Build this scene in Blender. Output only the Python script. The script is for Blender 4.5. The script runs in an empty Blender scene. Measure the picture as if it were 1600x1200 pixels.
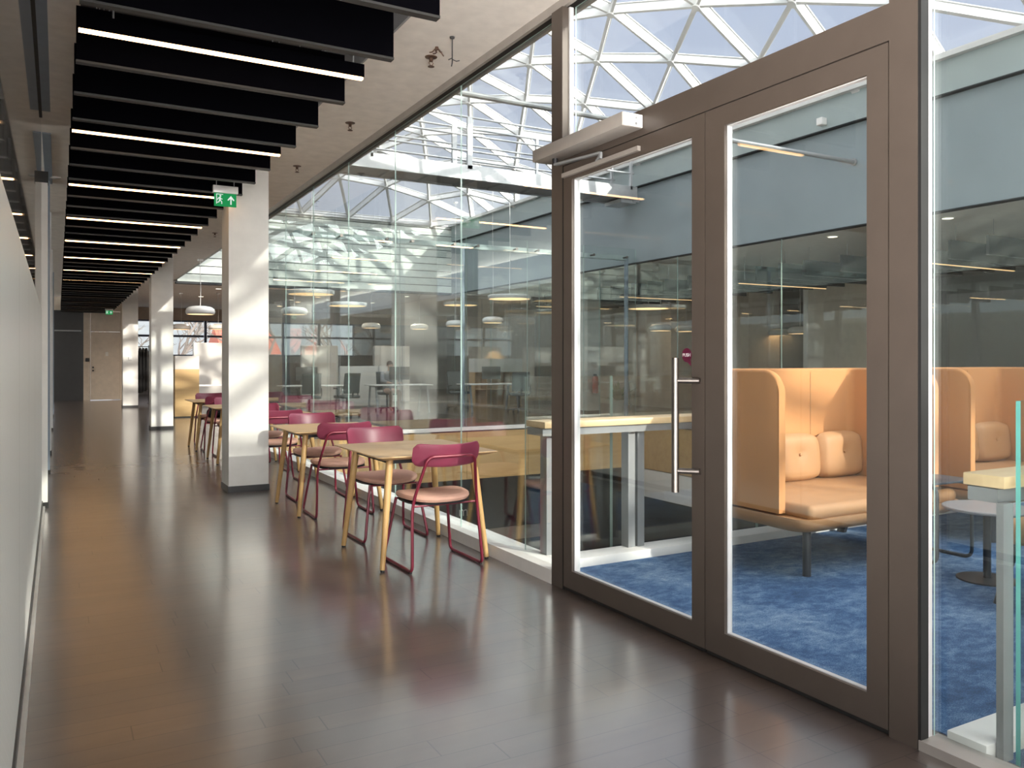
import bpy, bmesh, math, random
from mathutils import Vector, Matrix, Quaternion
random.seed(7)
scn = bpy.context.scene
COL = scn.collection
PI = math.pi

# ------------------------------------------------------------------ camera
F_PX, YAW, EYE = 1278.0, math.atan(710 / 1278), 1.35
cam_data = bpy.data.cameras.new('camera')
cam_data.sensor_width = 36.0
cam_data.lens = F_PX / 1600 * 36
cam_data.shift_y = -36 / 1600
cam_data.clip_start = 0.02
cam_data.clip_end = 400
cam = bpy.data.objects.new('camera', cam_data)
COL.objects.link(cam)
cam.location = (0, 0, EYE)
cam.rotation_euler = (PI / 2, 0, -YAW)
scn.camera = cam

# ------------------------------------------------------------------ view
scn.view_settings.view_transform = 'Standard'
scn.view_settings.look = 'None'
scn.view_settings.gamma = 1.0
scn.view_settings.exposure = 0.16
scn.view_settings.use_curve_mapping = False
scn.cycles.transparent_max_bounces = 40
scn.cycles.max_bounces = 9
scn.cycles.diffuse_bounces = 5
scn.cycles.glossy_bounces = 5
scn.cycles.sample_clamp_indirect = 4.0
scn.cycles.caustics_reflective = False
scn.cycles.caustics_refractive = False

# ------------------------------------------------------------------ sun and sky
SUN_DIR = Vector((-0.36, 0.85, -0.40)).normalized()      # the way the light travels
sun = bpy.data.lights.new('sun', 'SUN')
sun.energy = 5.2
sun.color = (1.0, 0.93, 0.82)
sun.angle = math.radians(0.9)
sun_o = bpy.data.objects.new('sun', sun)
COL.objects.link(sun_o)
sun_o.rotation_euler = SUN_DIR.to_track_quat('-Z', 'Y').to_euler()

world = bpy.data.worlds.new('sky')
scn.world = world
world.use_nodes = True
wt = world.node_tree
wt.nodes.clear()


def N(t, kind, **kw):
    n = t.nodes.new(kind)
    for k, v in kw.items():
        if k in n.bl_rna.properties:
            setattr(n, k, v)
        else:
            n.inputs[k].default_value = v
    return n


def math_node(t, op, a, b=None, c=None, clamp=False):
    n = t.nodes.new('ShaderNodeMath')
    n.operation = op
    n.use_clamp = clamp
    for i, v in enumerate((a, b, c)):
        if v is None:
            continue
        if hasattr(v, 'is_linked'):
            t.links.new(v, n.inputs[i])
        else:
            n.inputs[i].default_value = v
    return n.outputs[0]


def mix_rgb(t, fac, a, b):
    n = t.nodes.new('ShaderNodeMix')
    n.data_type = 'RGBA'
    for s, v in ((n.inputs[0], fac), (n.inputs[6], a), (n.inputs[7], b)):
        if hasattr(v, 'is_linked'):
            t.links.new(v, s)
        else:
            s.default_value = v if not isinstance(v, tuple) or len(v) == 4 else v + (1,)
    return n.outputs[2]


def ramp(t, fac, stops):
    n = t.nodes.new('ShaderNodeValToRGB')
    t.links.new(fac, n.inputs[0])
    e = n.color_ramp.elements
    while len(e) < len(stops):
        e.new(0.5)
    for el, (p, c) in zip(e, stops):
        el.position = p
        el.color = c if len(c) == 4 else tuple(c) + (1,)
    return n.outputs[0]


_tc = N(wt, 'ShaderNodeTexCoord')
_sep = N(wt, 'ShaderNodeSeparateXYZ')
wt.links.new(_tc.outputs['Generated'], _sep.inputs[0])
_sky = ramp(wt, _sep.outputs[2], [(0.0, (0.82, 0.84, 0.88)), (0.25, (0.70, 0.74, 0.90)), (0.7, (0.54, 0.63, 0.90))])
_no = N(wt, 'ShaderNodeTexNoise', Scale=2.6, Detail=6.0, Roughness=0.55)
wt.links.new(_tc.outputs['Generated'], _no.inputs['Vector'])
_cl = ramp(wt, _no.outputs[0], [(0.45, (0, 0, 0)), (0.72, (1, 1, 1))])
_sky = mix_rgb(wt, math_node(wt, 'MULTIPLY', _cl, 0.65), _sky, (0.86, 0.87, 0.90))
_dot = wt.nodes.new('ShaderNodeVectorMath')
_dot.operation = 'DOT_PRODUCT'
wt.links.new(_tc.outputs['Generated'], _dot.inputs[0])
_dot.inputs[1].default_value = tuple(-SUN_DIR)
_glow = math_node(wt, 'POWER', math_node(wt, 'MAXIMUM', _dot.outputs['Value'], 0.0), 2.0)
_gl2 = mix_rgb(wt, _glow, (0, 0, 0), (7.5, 7.3, 7.0))
_add = wt.nodes.new('ShaderNodeMix')
_add.data_type = 'RGBA'
_add.blend_type = 'ADD'
_add.inputs[0].default_value = 1.0
wt.links.new(_sky, _add.inputs[6])
wt.links.new(_gl2, _add.inputs[7])
_gnd_fill = math_node(wt, 'LESS_THAN', _sep.outputs[2], -0.02)
_all = mix_rgb(wt, _gnd_fill, _add.outputs[2], (15.0, 14.2, 13.4))  # over-bright lower half, added so bounce light reaches the corridor ceiling
_bg = N(wt, 'ShaderNodeBackground', Strength=0.92)
wt.links.new(_all, _bg.inputs[0])
_wo = N(wt, 'ShaderNodeOutputWorld')
wt.links.new(_bg.outputs[0], _wo.inputs[0])


# ------------------------------------------------------------------ materials
def new_mat(name):
    m = bpy.data.materials.new(name)
    m.use_nodes = True
    t = m.node_tree
    t.nodes.clear()
    out = N(t, 'ShaderNodeOutputMaterial')
    return m, t, out


def paint(name, col, rough=0.5, metal=0.0, spec=0.5, noise=0.06, nscale=8.0, bump=0.0, coat=0.0):
    """plain surface with a slight procedural mottling"""
    m, t, out = new_mat(name)
    b = N(t, 'ShaderNodeBsdfPrincipled', Roughness=rough, Metallic=metal)
    b.inputs['Specular IOR Level'].default_value = spec
    b.inputs['Coat Weight'].default_value = coat
    tc = N(t, 'ShaderNodeTexCoord')
    no = N(t, 'ShaderNodeTexNoise', Scale=nscale, Detail=4.0)
    t.links.new(tc.outputs['Object'], no.inputs['Vector'])
    lo = tuple(c * (1 - noise) for c in col)
    hi = tuple(min(1, c * (1 + noise)) for c in col)
    c = ramp(t, no.outputs[0], [(0.3, lo), (0.7, hi)])
    t.links.new(c, b.inputs['Base Color'])
    if bump:
        bp = N(t, 'ShaderNodeBump', Strength=bump, Distance=0.01)
        t.links.new(no.outputs[0], bp.inputs['Height'])
        t.links.new(bp.outputs[0], b.inputs['Normal'])
    t.links.new(b.outputs[0], out.inputs[0])
    return m


def glow(name, col, strength):
    m, t, out = new_mat(name)
    e = N(t, 'ShaderNodeEmission', Strength=strength)
    e.inputs[0].default_value = tuple(col) + (1,)
    t.links.new(e.outputs[0], out.inputs[0])
    return m


def glass(name, tint=(0.955, 0.98, 0.975), f0=0.045, wavy=0.0):
    m, t, out = new_mat(name)
    tr = N(t, 'ShaderNodeBsdfTransparent')
    tr.inputs[0].default_value = tint + (1,)
    gl = N(t, 'ShaderNodeBsdfGlossy', Roughness=0.0)
    gl.inputs[0].default_value = (0.95, 0.98, 0.97, 1)
    lw = N(t, 'ShaderNodeLayerWeight', Blend=0.5)
    p = math_node(t, 'POWER', lw.outputs['Facing'], 5.0)
    f = math_node(t, 'MULTIPLY_ADD', p, 1 - f0, f0, clamp=True)
    if wavy:
        tc = N(t, 'ShaderNodeTexCoord')
        no = N(t, 'ShaderNodeTexNoise', Scale=1.1, Detail=1.0)
        t.links.new(tc.outputs['Object'], no.inputs['Vector'])
        bp = N(t, 'ShaderNodeBump', Strength=wavy, Distance=0.02)
        t.links.new(no.outputs[0], bp.inputs['Height'])
        t.links.new(bp.outputs[0], gl.inputs['Normal'])
    mx = N(t, 'ShaderNodeMixShader')
    t.links.new(f, mx.inputs[0])
    t.links.new(tr.outputs[0], mx.inputs[1])
    t.links.new(gl.outputs[0], mx.inputs[2])
    t.links.new(mx.outputs[0], out.inputs[0])
    return m


def wood(name, light, dark, axis='X', scale=1.0, rough=0.42):
    m, t, out = new_mat(name)
    b = N(t, 'ShaderNodeBsdfPrincipled', Roughness=rough)
    tc = N(t, 'ShaderNodeTexCoord')
    mp = N(t, 'ShaderNodeMapping')
    s = {'X': (1.2, 14, 14), 'Y': (14, 1.2, 14), 'Z': (14, 14, 1.2)}[axis]
    mp.inputs['Scale'].default_value = tuple(v * scale for v in s)
    t.links.new(tc.outputs['Object'], mp.inputs[0])
    no = N(t, 'ShaderNodeTexNoise', Scale=1.6, Detail=7.0, Roughness=0.6, Distortion=0.6)
    t.links.new(mp.outputs[0], no.inputs['Vector'])
    t.links.new(ramp(t, no.outputs[0], [(0.25, dark), (0.7, light)]), b.inputs['Base Color'])
    t.links.new(b.outputs[0], out.inputs[0])
    return m


def plank_floor(name):
    m, t, out = new_mat(name)
    b = N(t, 'ShaderNodeBsdfPrincipled')
    b.inputs['Specular IOR Level'].default_value = 0.5
    b.inputs['IOR'].default_value = 1.9
    b.inputs['Coat Weight'].default_value = 1.0
    b.inputs['Coat Roughness'].default_value = 0.17
    b.inputs['Coat IOR'].default_value = 2.1
    tc = N(t, 'ShaderNodeTexCoord')
    sp = N(t, 'ShaderNodeSeparateXYZ')
    t.links.new(tc.outputs['Object'], sp.inputs[0])
    yy = math_node(t, 'DIVIDE', sp.outputs[1], 0.128)
    row = math_node(t, 'FLOOR', yy)
    wn = N(t, 'ShaderNodeTexWhiteNoise', noise_dimensions='1D')
    t.links.new(row, wn.inputs['W'])
    xx = math_node(t, 'ADD', math_node(t, 'DIVIDE', sp.outputs[0], 1.15), wn.outputs['Value'])
    cell = math_node(t, 'FLOOR', xx)
    comb = N(t, 'ShaderNodeCombineXYZ')
    t.links.new(cell, comb.inputs[0])
    t.links.new(row, comb.inputs[1])
    wn2 = N(t, 'ShaderNodeTexWhiteNoise', noise_dimensions='2D')
    t.links.new(comb.outputs[0], wn2.inputs['Vector'])
    fy = math_node(t, 'FRACT', yy)
    fx = math_node(t, 'FRACT', xx)
    ey = math_node(t, 'MULTIPLY', math_node(t, 'SUBTRACT', 0.5, math_node(t, 'ABSOLUTE', math_node(t, 'SUBTRACT', fy, 0.5))), 0.128)
    ex = math_node(t, 'MULTIPLY', math_node(t, 'SUBTRACT', 0.5, math_node(t, 'ABSOLUTE', math_node(t, 'SUBTRACT', fx, 0.5))), 1.15)
    seam = math_node(t, 'ABSOLUTE', math_node(t, 'SUBTRACT', sp.outputs[0], 2.11))
    ed = math_node(t, 'MINIMUM', math_node(t, 'MINIMUM', math_node(t, 'MULTIPLY', ey, 1.5), ex), seam)
    gap = math_node(t, 'LESS_THAN', ed, 0.0026)
    mp = N(t, 'ShaderNodeMapping')
    mp.inputs['Scale'].default_value = (1.2, 9, 1)
    t.links.new(tc.outputs['Object'], mp.inputs[0])
    grain = N(t, 'ShaderNodeTexNoise', Scale=1.5, Detail=7.0, Roughness=0.6)
    t.links.new(mp.outputs[0], grain.inputs['Vector'])
    base = ramp(t, grain.outputs[0], [(0.3, (0.058, 0.038, 0.029)), (0.75, (0.092, 0.063, 0.049))])
    base = mix_rgb(t, math_node(t, 'MULTIPLY', wn2.outputs['Value'], 0.6), base, (0.048, 0.040, 0.038))
    base = mix_rgb(t, gap, base, (0.012, 0.010, 0.009))
    t.links.new(base, b.inputs['Base Color'])
    smear = N(t, 'ShaderNodeTexNoise', Scale=1.1, Detail=5.0, Roughness=0.65)
    t.links.new(tc.outputs['Object'], smear.inputs['Vector'])
    r = ramp(t, smear.outputs[0], [(0.3, (0.34, 0.34, 0.34)), (0.7, (0.40, 0.40, 0.40))])
    t.links.new(r, b.inputs['Roughness'])
    hgt = math_node(t, 'MULTIPLY', gap, -1.0)
    bp = N(t, 'ShaderNodeBump', Strength=0.10, Distance=0.003)
    t.links.new(hgt, bp.inputs['Height'])
    t.links.new(bp.outputs[0], b.inputs['Normal'])
    t.links.new(b.outputs[0], out.inputs[0])
    return m


def carpet_mat(name):
    m, t, out = new_mat(name)
    b = N(t, 'ShaderNodeBsdfPrincipled', Roughness=0.95)
    b.inputs['Specular IOR Level'].default_value = 0.1
    tc = N(t, 'ShaderNodeTexCoord')
    mp = N(t, 'ShaderNodeMapping')
    mp.inputs['Scale'].default_value = (3.0, 4.6, 1)
    t.links.new(tc.outputs['Object'], mp.inputs[0])
    a = N(t, 'ShaderNodeTexNoise', Scale=3.4, Detail=10.0, Roughness=0.75, Distortion=0.35)
    t.links.new(mp.outputs[0], a.inputs['Vector'])
    f = N(t, 'ShaderNodeTexNoise', Scale=210.0, Detail=2.0)
    t.links.new(tc.outputs['Object'], f.inputs['Vector'])
    big = N(t, 'ShaderNodeTexNoise', Scale=1.7, Detail=4.0, Roughness=0.6)
    t.links.new(tc.outputs['Object'], big.inputs['Vector'])
    mixv = math_node(t, 'ADD', math_node(t, 'MULTIPLY', a.outputs[0], 0.55), math_node(t, 'MULTIPLY', big.outputs[0], 0.45))
    mixv = math_node(t, 'ADD', mixv, math_node(t, 'MULTIPLY', math_node(t, 'SUBTRACT', f.outputs[0], 0.5), 0.42))
    c = ramp(t, mixv, [(0.32, (0.020, 0.050, 0.115)), (0.47, (0.048, 0.108, 0.225)), (0.57, (0.13, 0.215, 0.345)), (0.68, (0.30, 0.39, 0.49))])
    t.links.new(c, b.inputs['Base Color'])
    bp = N(t, 'ShaderNodeBump', Strength=0.5, Distance=0.006)
    t.links.new(f.outputs[0], bp.inputs['Height'])
    t.links.new(bp.outputs[0], b.inputs['Normal'])
    t.links.new(b.outputs[0], out.inputs[0])
    return m


def lacquer_wall(name):
    """pale back-painted board with faint fine slanted lines and upright joints"""
    m, t, out = new_mat(name)
    b = N(t, 'ShaderNodeBsdfPrincipled', Roughness=0.34)
    tc = N(t, 'ShaderNodeTexCoord')
    sp = N(t, 'ShaderNodeSeparateXYZ')
    t.links.new(tc.outputs['Object'], sp.inputs[0])
    k = math_node(t, 'FRACT', math_node(t, 'MULTIPLY', math_node(t, 'ADD', sp.outputs[2], math_node(t, 'MULTIPLY', sp.outputs[1], 0.55)), 26.0))
    line = math_node(t, 'LESS_THAN', k, 0.12)
    j = math_node(t, 'FRACT', math_node(t, 'DIVIDE', sp.outputs[1], 1.2))
    joint = math_node(t, 'LESS_THAN', j, 0.006)
    base = mix_rgb(t, math_node(t, 'MULTIPLY', line, 0.30), (0.80, 0.81, 0.77), (0.90, 0.91, 0.88))
    base = mix_rgb(t, joint, base, (0.25, 0.25, 0.24))
    t.links.new(base, b.inputs['Base Color'])
    t.links.new(b.outputs[0], out.inputs[0])
    return m


M = {}
M['floor'] = plank_floor('dark stained planks')
M['carpet'] = carpet_mat('blue mottled carpet')
M['ceiling'] = paint('warm white ceiling', (0.88, 0.83, 0.77), 0.8)
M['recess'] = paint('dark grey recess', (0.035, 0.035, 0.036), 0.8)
M['white'] = paint('white plaster', (0.84, 0.82, 0.78), 0.65, noise=0.03)
M['skirt'] = paint('black skirting', (0.03, 0.03, 0.032), 0.4)
M['greywall'] = paint('grey blue fascia paint', (0.27, 0.32, 0.34), 0.38, noise=0.05, nscale=1.2)
M['greywall2'] = paint('lighter grey green fascia paint', (0.36, 0.42, 0.42), 0.38, noise=0.05, nscale=1.2)
M['slat'] = paint('white slat boards', (0.64, 0.68, 0.63), 0.5)
M['gap_and_shadow'] = paint('black gap', (0.02, 0.022, 0.025), 0.7)  # real board gaps, and shadow lines painted on the grey fascia
M['beige'] = paint('beige panel', (0.60, 0.50, 0.40), 0.6)
M['beige2'] = paint('pale beige door', (0.72, 0.63, 0.53), 0.55)
M['greypanel'] = paint('cool grey panel', (0.20, 0.205, 0.21), 0.5)
M['darkglass'] = paint('dark door glass', (0.035, 0.035, 0.036), 0.3, spec=0.25)
M['lacquer'] = lacquer_wall('pale lacquered board')
M['wallglass'] = paint('glossy grey wall glass', (0.30, 0.29, 0.27), 0.02, spec=0.6, noise=0.02)
M['metalpale'] = paint('pale anodised metal', (0.72, 0.72, 0.70), 0.35, 0.6)
M['bluegrey'] = paint('blue grey trim', (0.22, 0.27, 0.33), 0.45)
M['bronze'] = paint('bronze brown aluminium', (0.088, 0.069, 0.057), 0.42, 0.15, noise=0.05)
M['bead'] = paint('light grey glazing bead', (0.62, 0.62, 0.62), 0.35)
M['gasket'] = paint('black gasket', (0.008, 0.008, 0.008), 0.6)
M['opgrey'] = paint('light taupe metal cover', (0.36, 0.33, 0.30), 0.35, 0.2)
M['steel'] = paint('brushed steel', (0.20, 0.18, 0.165), 0.32, 1.0, nscale=40)
M['steelgrey'] = paint('grey painted steel', (0.30, 0.31, 0.315), 0.4, 0.3)
M['glass'] = glass('clear glass pane', wavy=0.05, f0=0.085)
M['doorglass'] = glass('door glass', tint=(0.95, 0.97, 0.97), f0=0.05)
M['domeglass'] = glass('roof glass', tint=(0.97, 0.985, 0.99), f0=0.02)
M['edge'] = paint('pale green glass edge', (0.42, 0.56, 0.52), 0.25)
M['teal'] = paint('teal glass edge', (0.16, 0.55, 0.50), 0.15)
M['baffle'] = paint('matt black baffle felt', (0.0022, 0.0022, 0.0032), 0.95, spec=0.0)
M['bafflerim'] = paint('grey baffle lower edge', (0.022, 0.0215, 0.0215), 0.5)
M['strip'] = glow('warm light strip', (1.0, 0.58, 0.27), 10.0)
M['stripdim'] = glow('amber light strip', (1.0, 0.60, 0.28), 1.6)
M['lampglow'] = glow('warm pendant diffuser', (1.0, 0.62, 0.30), 2.2)
M['downglow'] = glow('downlight diffuser', (1.0, 0.85, 0.65), 3.0)
M['lampwhite'] = paint('white lamp enamel', (0.85, 0.84, 0.82), 0.25, coat=0.3)
M['oak'] = wood('pale oak', (0.66, 0.44, 0.23), (0.50, 0.31, 0.14), 'X')
M['oakleg'] = wood('oak leg', (0.63, 0.40, 0.17), (0.48, 0.28, 0.10), 'Z')
M['oakpanel'] = wood('oak cladding', (0.60, 0.40, 0.18), (0.47, 0.29, 0.12), 'X', 0.5)
M['oaklight'] = wood('bleached oak counter', (0.80, 0.60, 0.34), (0.66, 0.46, 0.24), 'X')
M['brownfloor'] = wood('brown lower boards', (0.40, 0.25, 0.16), (0.26, 0.16, 0.10), 'X', 0.6, 0.35)
M['maroon'] = paint('maroon chair shell', (0.215, 0.036, 0.070), 0.38, noise=0.04)
M['redtube'] = paint('deep red tube', (0.185, 0.014, 0.034), 0.3, 0.15)
M['salmon'] = paint('salmon pink seat fabric', (0.76, 0.45, 0.34), 0.85, nscale=300, bump=0.15)
M['black'] = paint('black plastic', (0.014, 0.014, 0.016), 0.45)
M['slate'] = paint('dark slate', (0.045, 0.055, 0.07), 0.35)
M['felt'] = paint('tan orange wool felt', (0.47, 0.215, 0.078), 0.9, nscale=180, bump=0.1, noise=0.05)
M['leather'] = paint('tan upholstery', (0.40, 0.21, 0.092), 0.6, noise=0.05)
M['sofaleg'] = paint('charcoal steel leg', (0.035, 0.04, 0.048), 0.4, 0.3)
M['greytop'] = paint('grey laminate top', (0.30, 0.30, 0.31), 0.35)
M['sticker'] = paint('dark plum sticker', (0.13, 0.006, 0.040), 0.5)
M['letter'] = paint('white print', (0.88, 0.88, 0.88), 0.5)
M['green'] = glow('lit green sign', (0.02, 0.30, 0.09), 0.8)
M['signwhite'] = glow('lit white pictogram', (0.85, 0.95, 0.88), 0.8)
M['rib'] = paint('white roof steel', (0.70, 0.70, 0.695), 0.4, noise=0.02)
M['alu'] = paint('aluminium gantry', (0.50, 0.51, 0.52), 0.32, 0.4)
M['aludark'] = paint('grey gantry deck', (0.36, 0.37, 0.38), 0.45, 0.4)
M['copper'] = paint('bronze sprinkler brass', (0.11, 0.062, 0.042), 0.4, 0.3)
M['red'] = paint('red extinguisher', (0.55, 0.02, 0.03), 0.3)
M['office'] = paint('grey chair mesh', (0.075, 0.085, 0.09), 0.7)
M['desk'] = paint('white desk laminate', (0.78, 0.76, 0.72), 0.4)
M['screen'] = paint('pale fabric screen', (0.70, 0.66, 0.61), 0.85, nscale=200)
M['leaf'] = paint('green leaf', (0.09, 0.20, 0.04), 0.5)
M['pot'] = paint('pale planter', (0.70, 0.68, 0.63), 0.6)
M['skin'] = paint('skin', (0.62, 0.38, 0.29), 0.55)
M['hair'] = paint('brown hair', (0.06, 0.032, 0.018), 0.6)
M['shirt'] = paint('grey shirt', (0.22, 0.23, 0.25), 0.8)
M['coat'] = paint('black coat cloth', (0.006, 0.006, 0.007), 0.9)
M['bark'] = paint('grey bark', (0.16, 0.13, 0.115), 0.9)
M['roofred'] = paint('red roof tiles', (0.45, 0.10, 0.06), 0.8)
M['facade'] = paint('pale house render', (0.66, 0.62, 0.55), 0.9)
M['ground'] = paint('pale paving', (0.42, 0.40, 0.37), 0.9)
M['winframe'] = paint('blue grey window frame', (0.10, 0.14, 0.22), 0.4)


# ------------------------------------------------------------------ mesh helpers
class MB:
    def __init__(self):
        self.v, self.f, self.m = [], [], []

    def add(self, vs, fs, m=0):
        o = len(self.v)
        self.v += [tuple(p) for p in vs]
        self.f += [tuple(i + o for i in q) for q in fs]
        self.m += [m] * len(fs)
        return self

    def box(self, x0, y0, z0, x1, y1, z1, m=0):
        vs = [(x0, y0, z0), (x1, y0, z0), (x1, y1, z0), (x0, y1, z0), (x0, y0, z1), (x1, y0, z1), (x1, y1, z1), (x0, y1, z1)]
        return self.add(vs, [(0, 3, 2, 1), (4, 5, 6, 7), (0, 1, 5, 4), (1, 2, 6, 5), (2, 3, 7, 6), (3, 0, 4, 7)], m)

    def pane(self, x0, y0, z0, x1, y1, z1, axis, m=0, me=1):
        """slab whose two large faces (normal to axis) get m, the rims get me"""
        vs = [(x0, y0, z0), (x1, y0, z0), (x1, y1, z0), (x0, y1, z0), (x0, y0, z1), (x1, y0, z1), (x1, y1, z1), (x0, y1, z1)]
        fs = [((0, 3, 2, 1), 'z'), ((4, 5, 6, 7), 'z'), ((0, 1, 5, 4), 'y'), ((1, 2, 6, 5), 'x'), ((2, 3, 7, 6), 'y'), ((3, 0, 4, 7), 'x')]
        o = len(self.v)
        self.v += vs
        for q, a in fs:
            self.f.append(tuple(i + o for i in q))
            self.m.append(m if a == axis else me)
        return self

    def rbox(self, x0, y0, z0, x1, y1, z1, r=0.01, seg=3, m=0, warp=None):
        bm = bmesh.new()
        bmesh.ops.create_cube(bm, size=1)
        for p in bm.verts:
            p.co = Vector(((x0 + x1) / 2 + p.co.x * (x1 - x0), (y0 + y1) / 2 + p.co.y * (y1 - y0), (z0 + z1) / 2 + p.co.z * (z1 - z0)))
        bmesh.ops.bevel(bm, geom=bm.edges[:], offset=r, segments=seg, profile=0.5, affect='EDGES')
        if warp:
            bmesh.ops.subdivide_edges(bm, edges=[e for e in bm.edges if e.calc_length() > 0.12], cuts=6, use_grid_fill=True)
            for p in bm.verts:
                p.co = Vector(warp(*p.co))
        bm.verts.index_update()
        self.add([p.co[:] for p in bm.verts], [[p.index for p in f.verts] for f in bm.faces], m)
        bm.free()
        return self

    def loft(self, rings, cap=True, close=True, m=0):
        n = len(rings[0])
        vs = [p for r in rings for p in r]
        fs = []
        for i in range(len(rings) - 1):
            for j in range(n if close else n - 1):
                a, b = i * n + j, i * n + (j + 1) % n
                fs.append((a, b, b + n, a + n))
        if cap:
            fs.append(tuple(reversed(range(n))))
            fs.append(tuple(range((len(rings) - 1) * n, len(rings) * n)))
        return self.add(vs, fs, m)

    def tube(self, pts, r, n=10, m=0, cap=True):
        pts = [Vector(p) for p in pts]
        rs = r if isinstance(r, (list, tuple)) else [r] * len(pts)
        rings = []
        t0 = (pts[1] - pts[0]).normalized()
        up = Vector((0, 0, 1)) if abs(t0.z) < 0.9 else Vector((1, 0, 0))
        u = t0.cross(up).normalized()
        for i, p in enumerate(pts):
            a = (p - pts[i - 1]).normalized() if i else t0
            b = (pts[i + 1] - p).normalized() if i < len(pts) - 1 else a
            t = (a + b)
            t = t.normalized() if t.length > 1e-6 else a
            u = (u - t * u.dot(t)).normalized()
            w = t.cross(u)
            rings.append([p + (u * math.cos(2 * PI * k / n) + w * math.sin(2 * PI * k / n)) * rs[i] for k in range(n)])
        return self.loft(rings, cap, True, m)

    def lathe(self, prof, n=24, c=(0, 0, 0), m=0, axis='z', cap=True):
        rings = []
        for r, z in prof:
            ring = []
            for k in range(n):
                a = 2 * PI * k / n
                x, y = r * math.cos(a), r * math.sin(a)
                q = {'z': (x, y, z), 'y': (x, z, -y), 'x': (z, x, y)}[axis]
                ring.append((c[0] + q[0], c[1] + q[1], c[2] + q[2]))
            rings.append(ring)
        return self.loft(rings, cap, True, m)

    def prism(self, poly, axis, a0, a1, m=0):
        def P(p, a):
            return {'x': (a, p[0], p[1]), 'y': (p[0], a, p[1]), 'z': (p[0], p[1], a)}[axis]
        return self.loft([[P(p, a0) for p in poly], [P(p, a1) for p in poly]], True, True, m)

    def bar(self, a, b, w, h, up=(0, 0, 1), m=0):
        a, b, up = Vector(a), Vector(b), Vector(up)
        t = (b - a).normalized()
        s = t.cross(up).normalized()
        n = s.cross(t).normalized()
        r = [[p + s * (sx * w / 2) + n * (sy * h / 2) for sx, sy in ((-1, -1), (1, -1), (1, 1), (-1, 1))] for p in (a, b)]
        return self.loft(r, True, True, m)

    def build(self, name, mats, parent=None, loc=None, rot=0.0, smooth=32):
        me = bpy.data.meshes.new(name)
        me.from_pydata([tuple(p) for p in self.v], [], self.f)
        if not isinstance(mats, (list, tuple)):
            mats = [mats]
        for k in mats:
            me.materials.append(M[k] if isinstance(k, str) else k)
        for p, i in zip(me.polygons, self.m):
            p.material_index = i
        bm = bmesh.new()
        bm.from_mesh(me)
        bmesh.ops.recalc_face_normals(bm, faces=bm.faces[:])
        bm.to_mesh(me)
        bm.free()
        if smooth:
            me.shade_smooth()
            me.set_sharp_from_angle(angle=math.radians(smooth))
        o = bpy.data.objects.new(name, me)
        COL.objects.link(o)
        if parent is not None:
            o.parent = parent
        if loc is not None:
            o.location = loc
        o.rotation_euler.z = rot
        return o


def fillet(pts, rad, seg=5):
    pts = [Vector(p) for p in pts]
    out = [pts[0]]
    for i in range(1, len(pts) - 1):
        a, p, b = pts[i - 1], pts[i], pts[i + 1]
        r = rad if not isinstance(rad, (list, tuple)) else rad[i]
        da, db = (a - p), (b - p)
        k = min(r, da.length * 0.48, db.length * 0.48)
        s, e = p + da.normalized() * k, p + db.normalized() * k
        for q in range(seg + 1):
            w = q / seg
            out.append(s * (1 - w) ** 2 + p * (2 * w * (1 - w)) + e * w ** 2)
    out.append(pts[-1])
    return out


def empty(name, loc=(0, 0, 0), rot=0.0):
    o = bpy.data.objects.new(name, None)
    o.empty_display_size = 0.1
    COL.objects.link(o)
    o.location = loc
    o.rotation_euler.z = rot
    return o


def tag(o, label=None, cat=None, group=None, kind=None):
    for k, v in (('label', label), ('category', cat), ('group', group), ('kind', kind)):
        if v:
            o[k] = v
        elif k in o and k in ('label', 'group') and v is None:
            pass
    return o


def copy_tree(o, parent=None):
    c = o.copy()
    COL.objects.link(c)
    c.parent = parent
    for ch in list(o.children):
        copy_tree(ch, c)
    return c


def text_mesh(name, body, size, mat, parent=None, depth=0.0008):
    cu = bpy.data.curves.new(name, 'FONT')
    cu.body = body
    cu.size = size
    cu.align_x = 'CENTER'
    cu.align_y = 'CENTER'
    cu.extrude = depth
    tmp = bpy.data.objects.new(name + '_tmp', cu)
    COL.objects.link(tmp)
    dg = bpy.context.evaluated_depsgraph_get()
    dg.update()
    me = bpy.data.meshes.new_from_object(tmp.evaluated_get(dg))
    bpy.data.objects.remove(tmp)
    me.materials.clear()
    me.materials.append(M[mat])
    o = bpy.data.objects.new(name, me)
    COL.objects.link(o)
    if parent is not None:
        o.parent = parent
    return o


ORD = ['zeroth', 'first', 'second', 'third', 'fourth', 'fifth', 'sixth', 'seventh', 'eighth', 'ninth', 'tenth', 'eleventh', 'twelfth',
       'thirteenth', 'fourteenth', 'fifteenth', 'sixteenth', 'seventeenth', 'eighteenth', 'nineteenth', 'twentieth']

# ------------------------------------------------------------------ key sizes (metres)
XW = -0.13            # corridor wall glass
XG = 2.69             # atrium glass plane
XF = 2.61             # front face of the door frame and kerb
CZ = 3.51             # ceiling
XR = 11.10            # far side of the atrium
YB0, YB1 = 1.62, 4.62  # the carpeted bridge
YV = 14.35            # far edge of the void
YF = 23.82            # far end of the glass roof
YN = -7.92           # near end of the glass roof
TH = 0.004            # half pane

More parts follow.
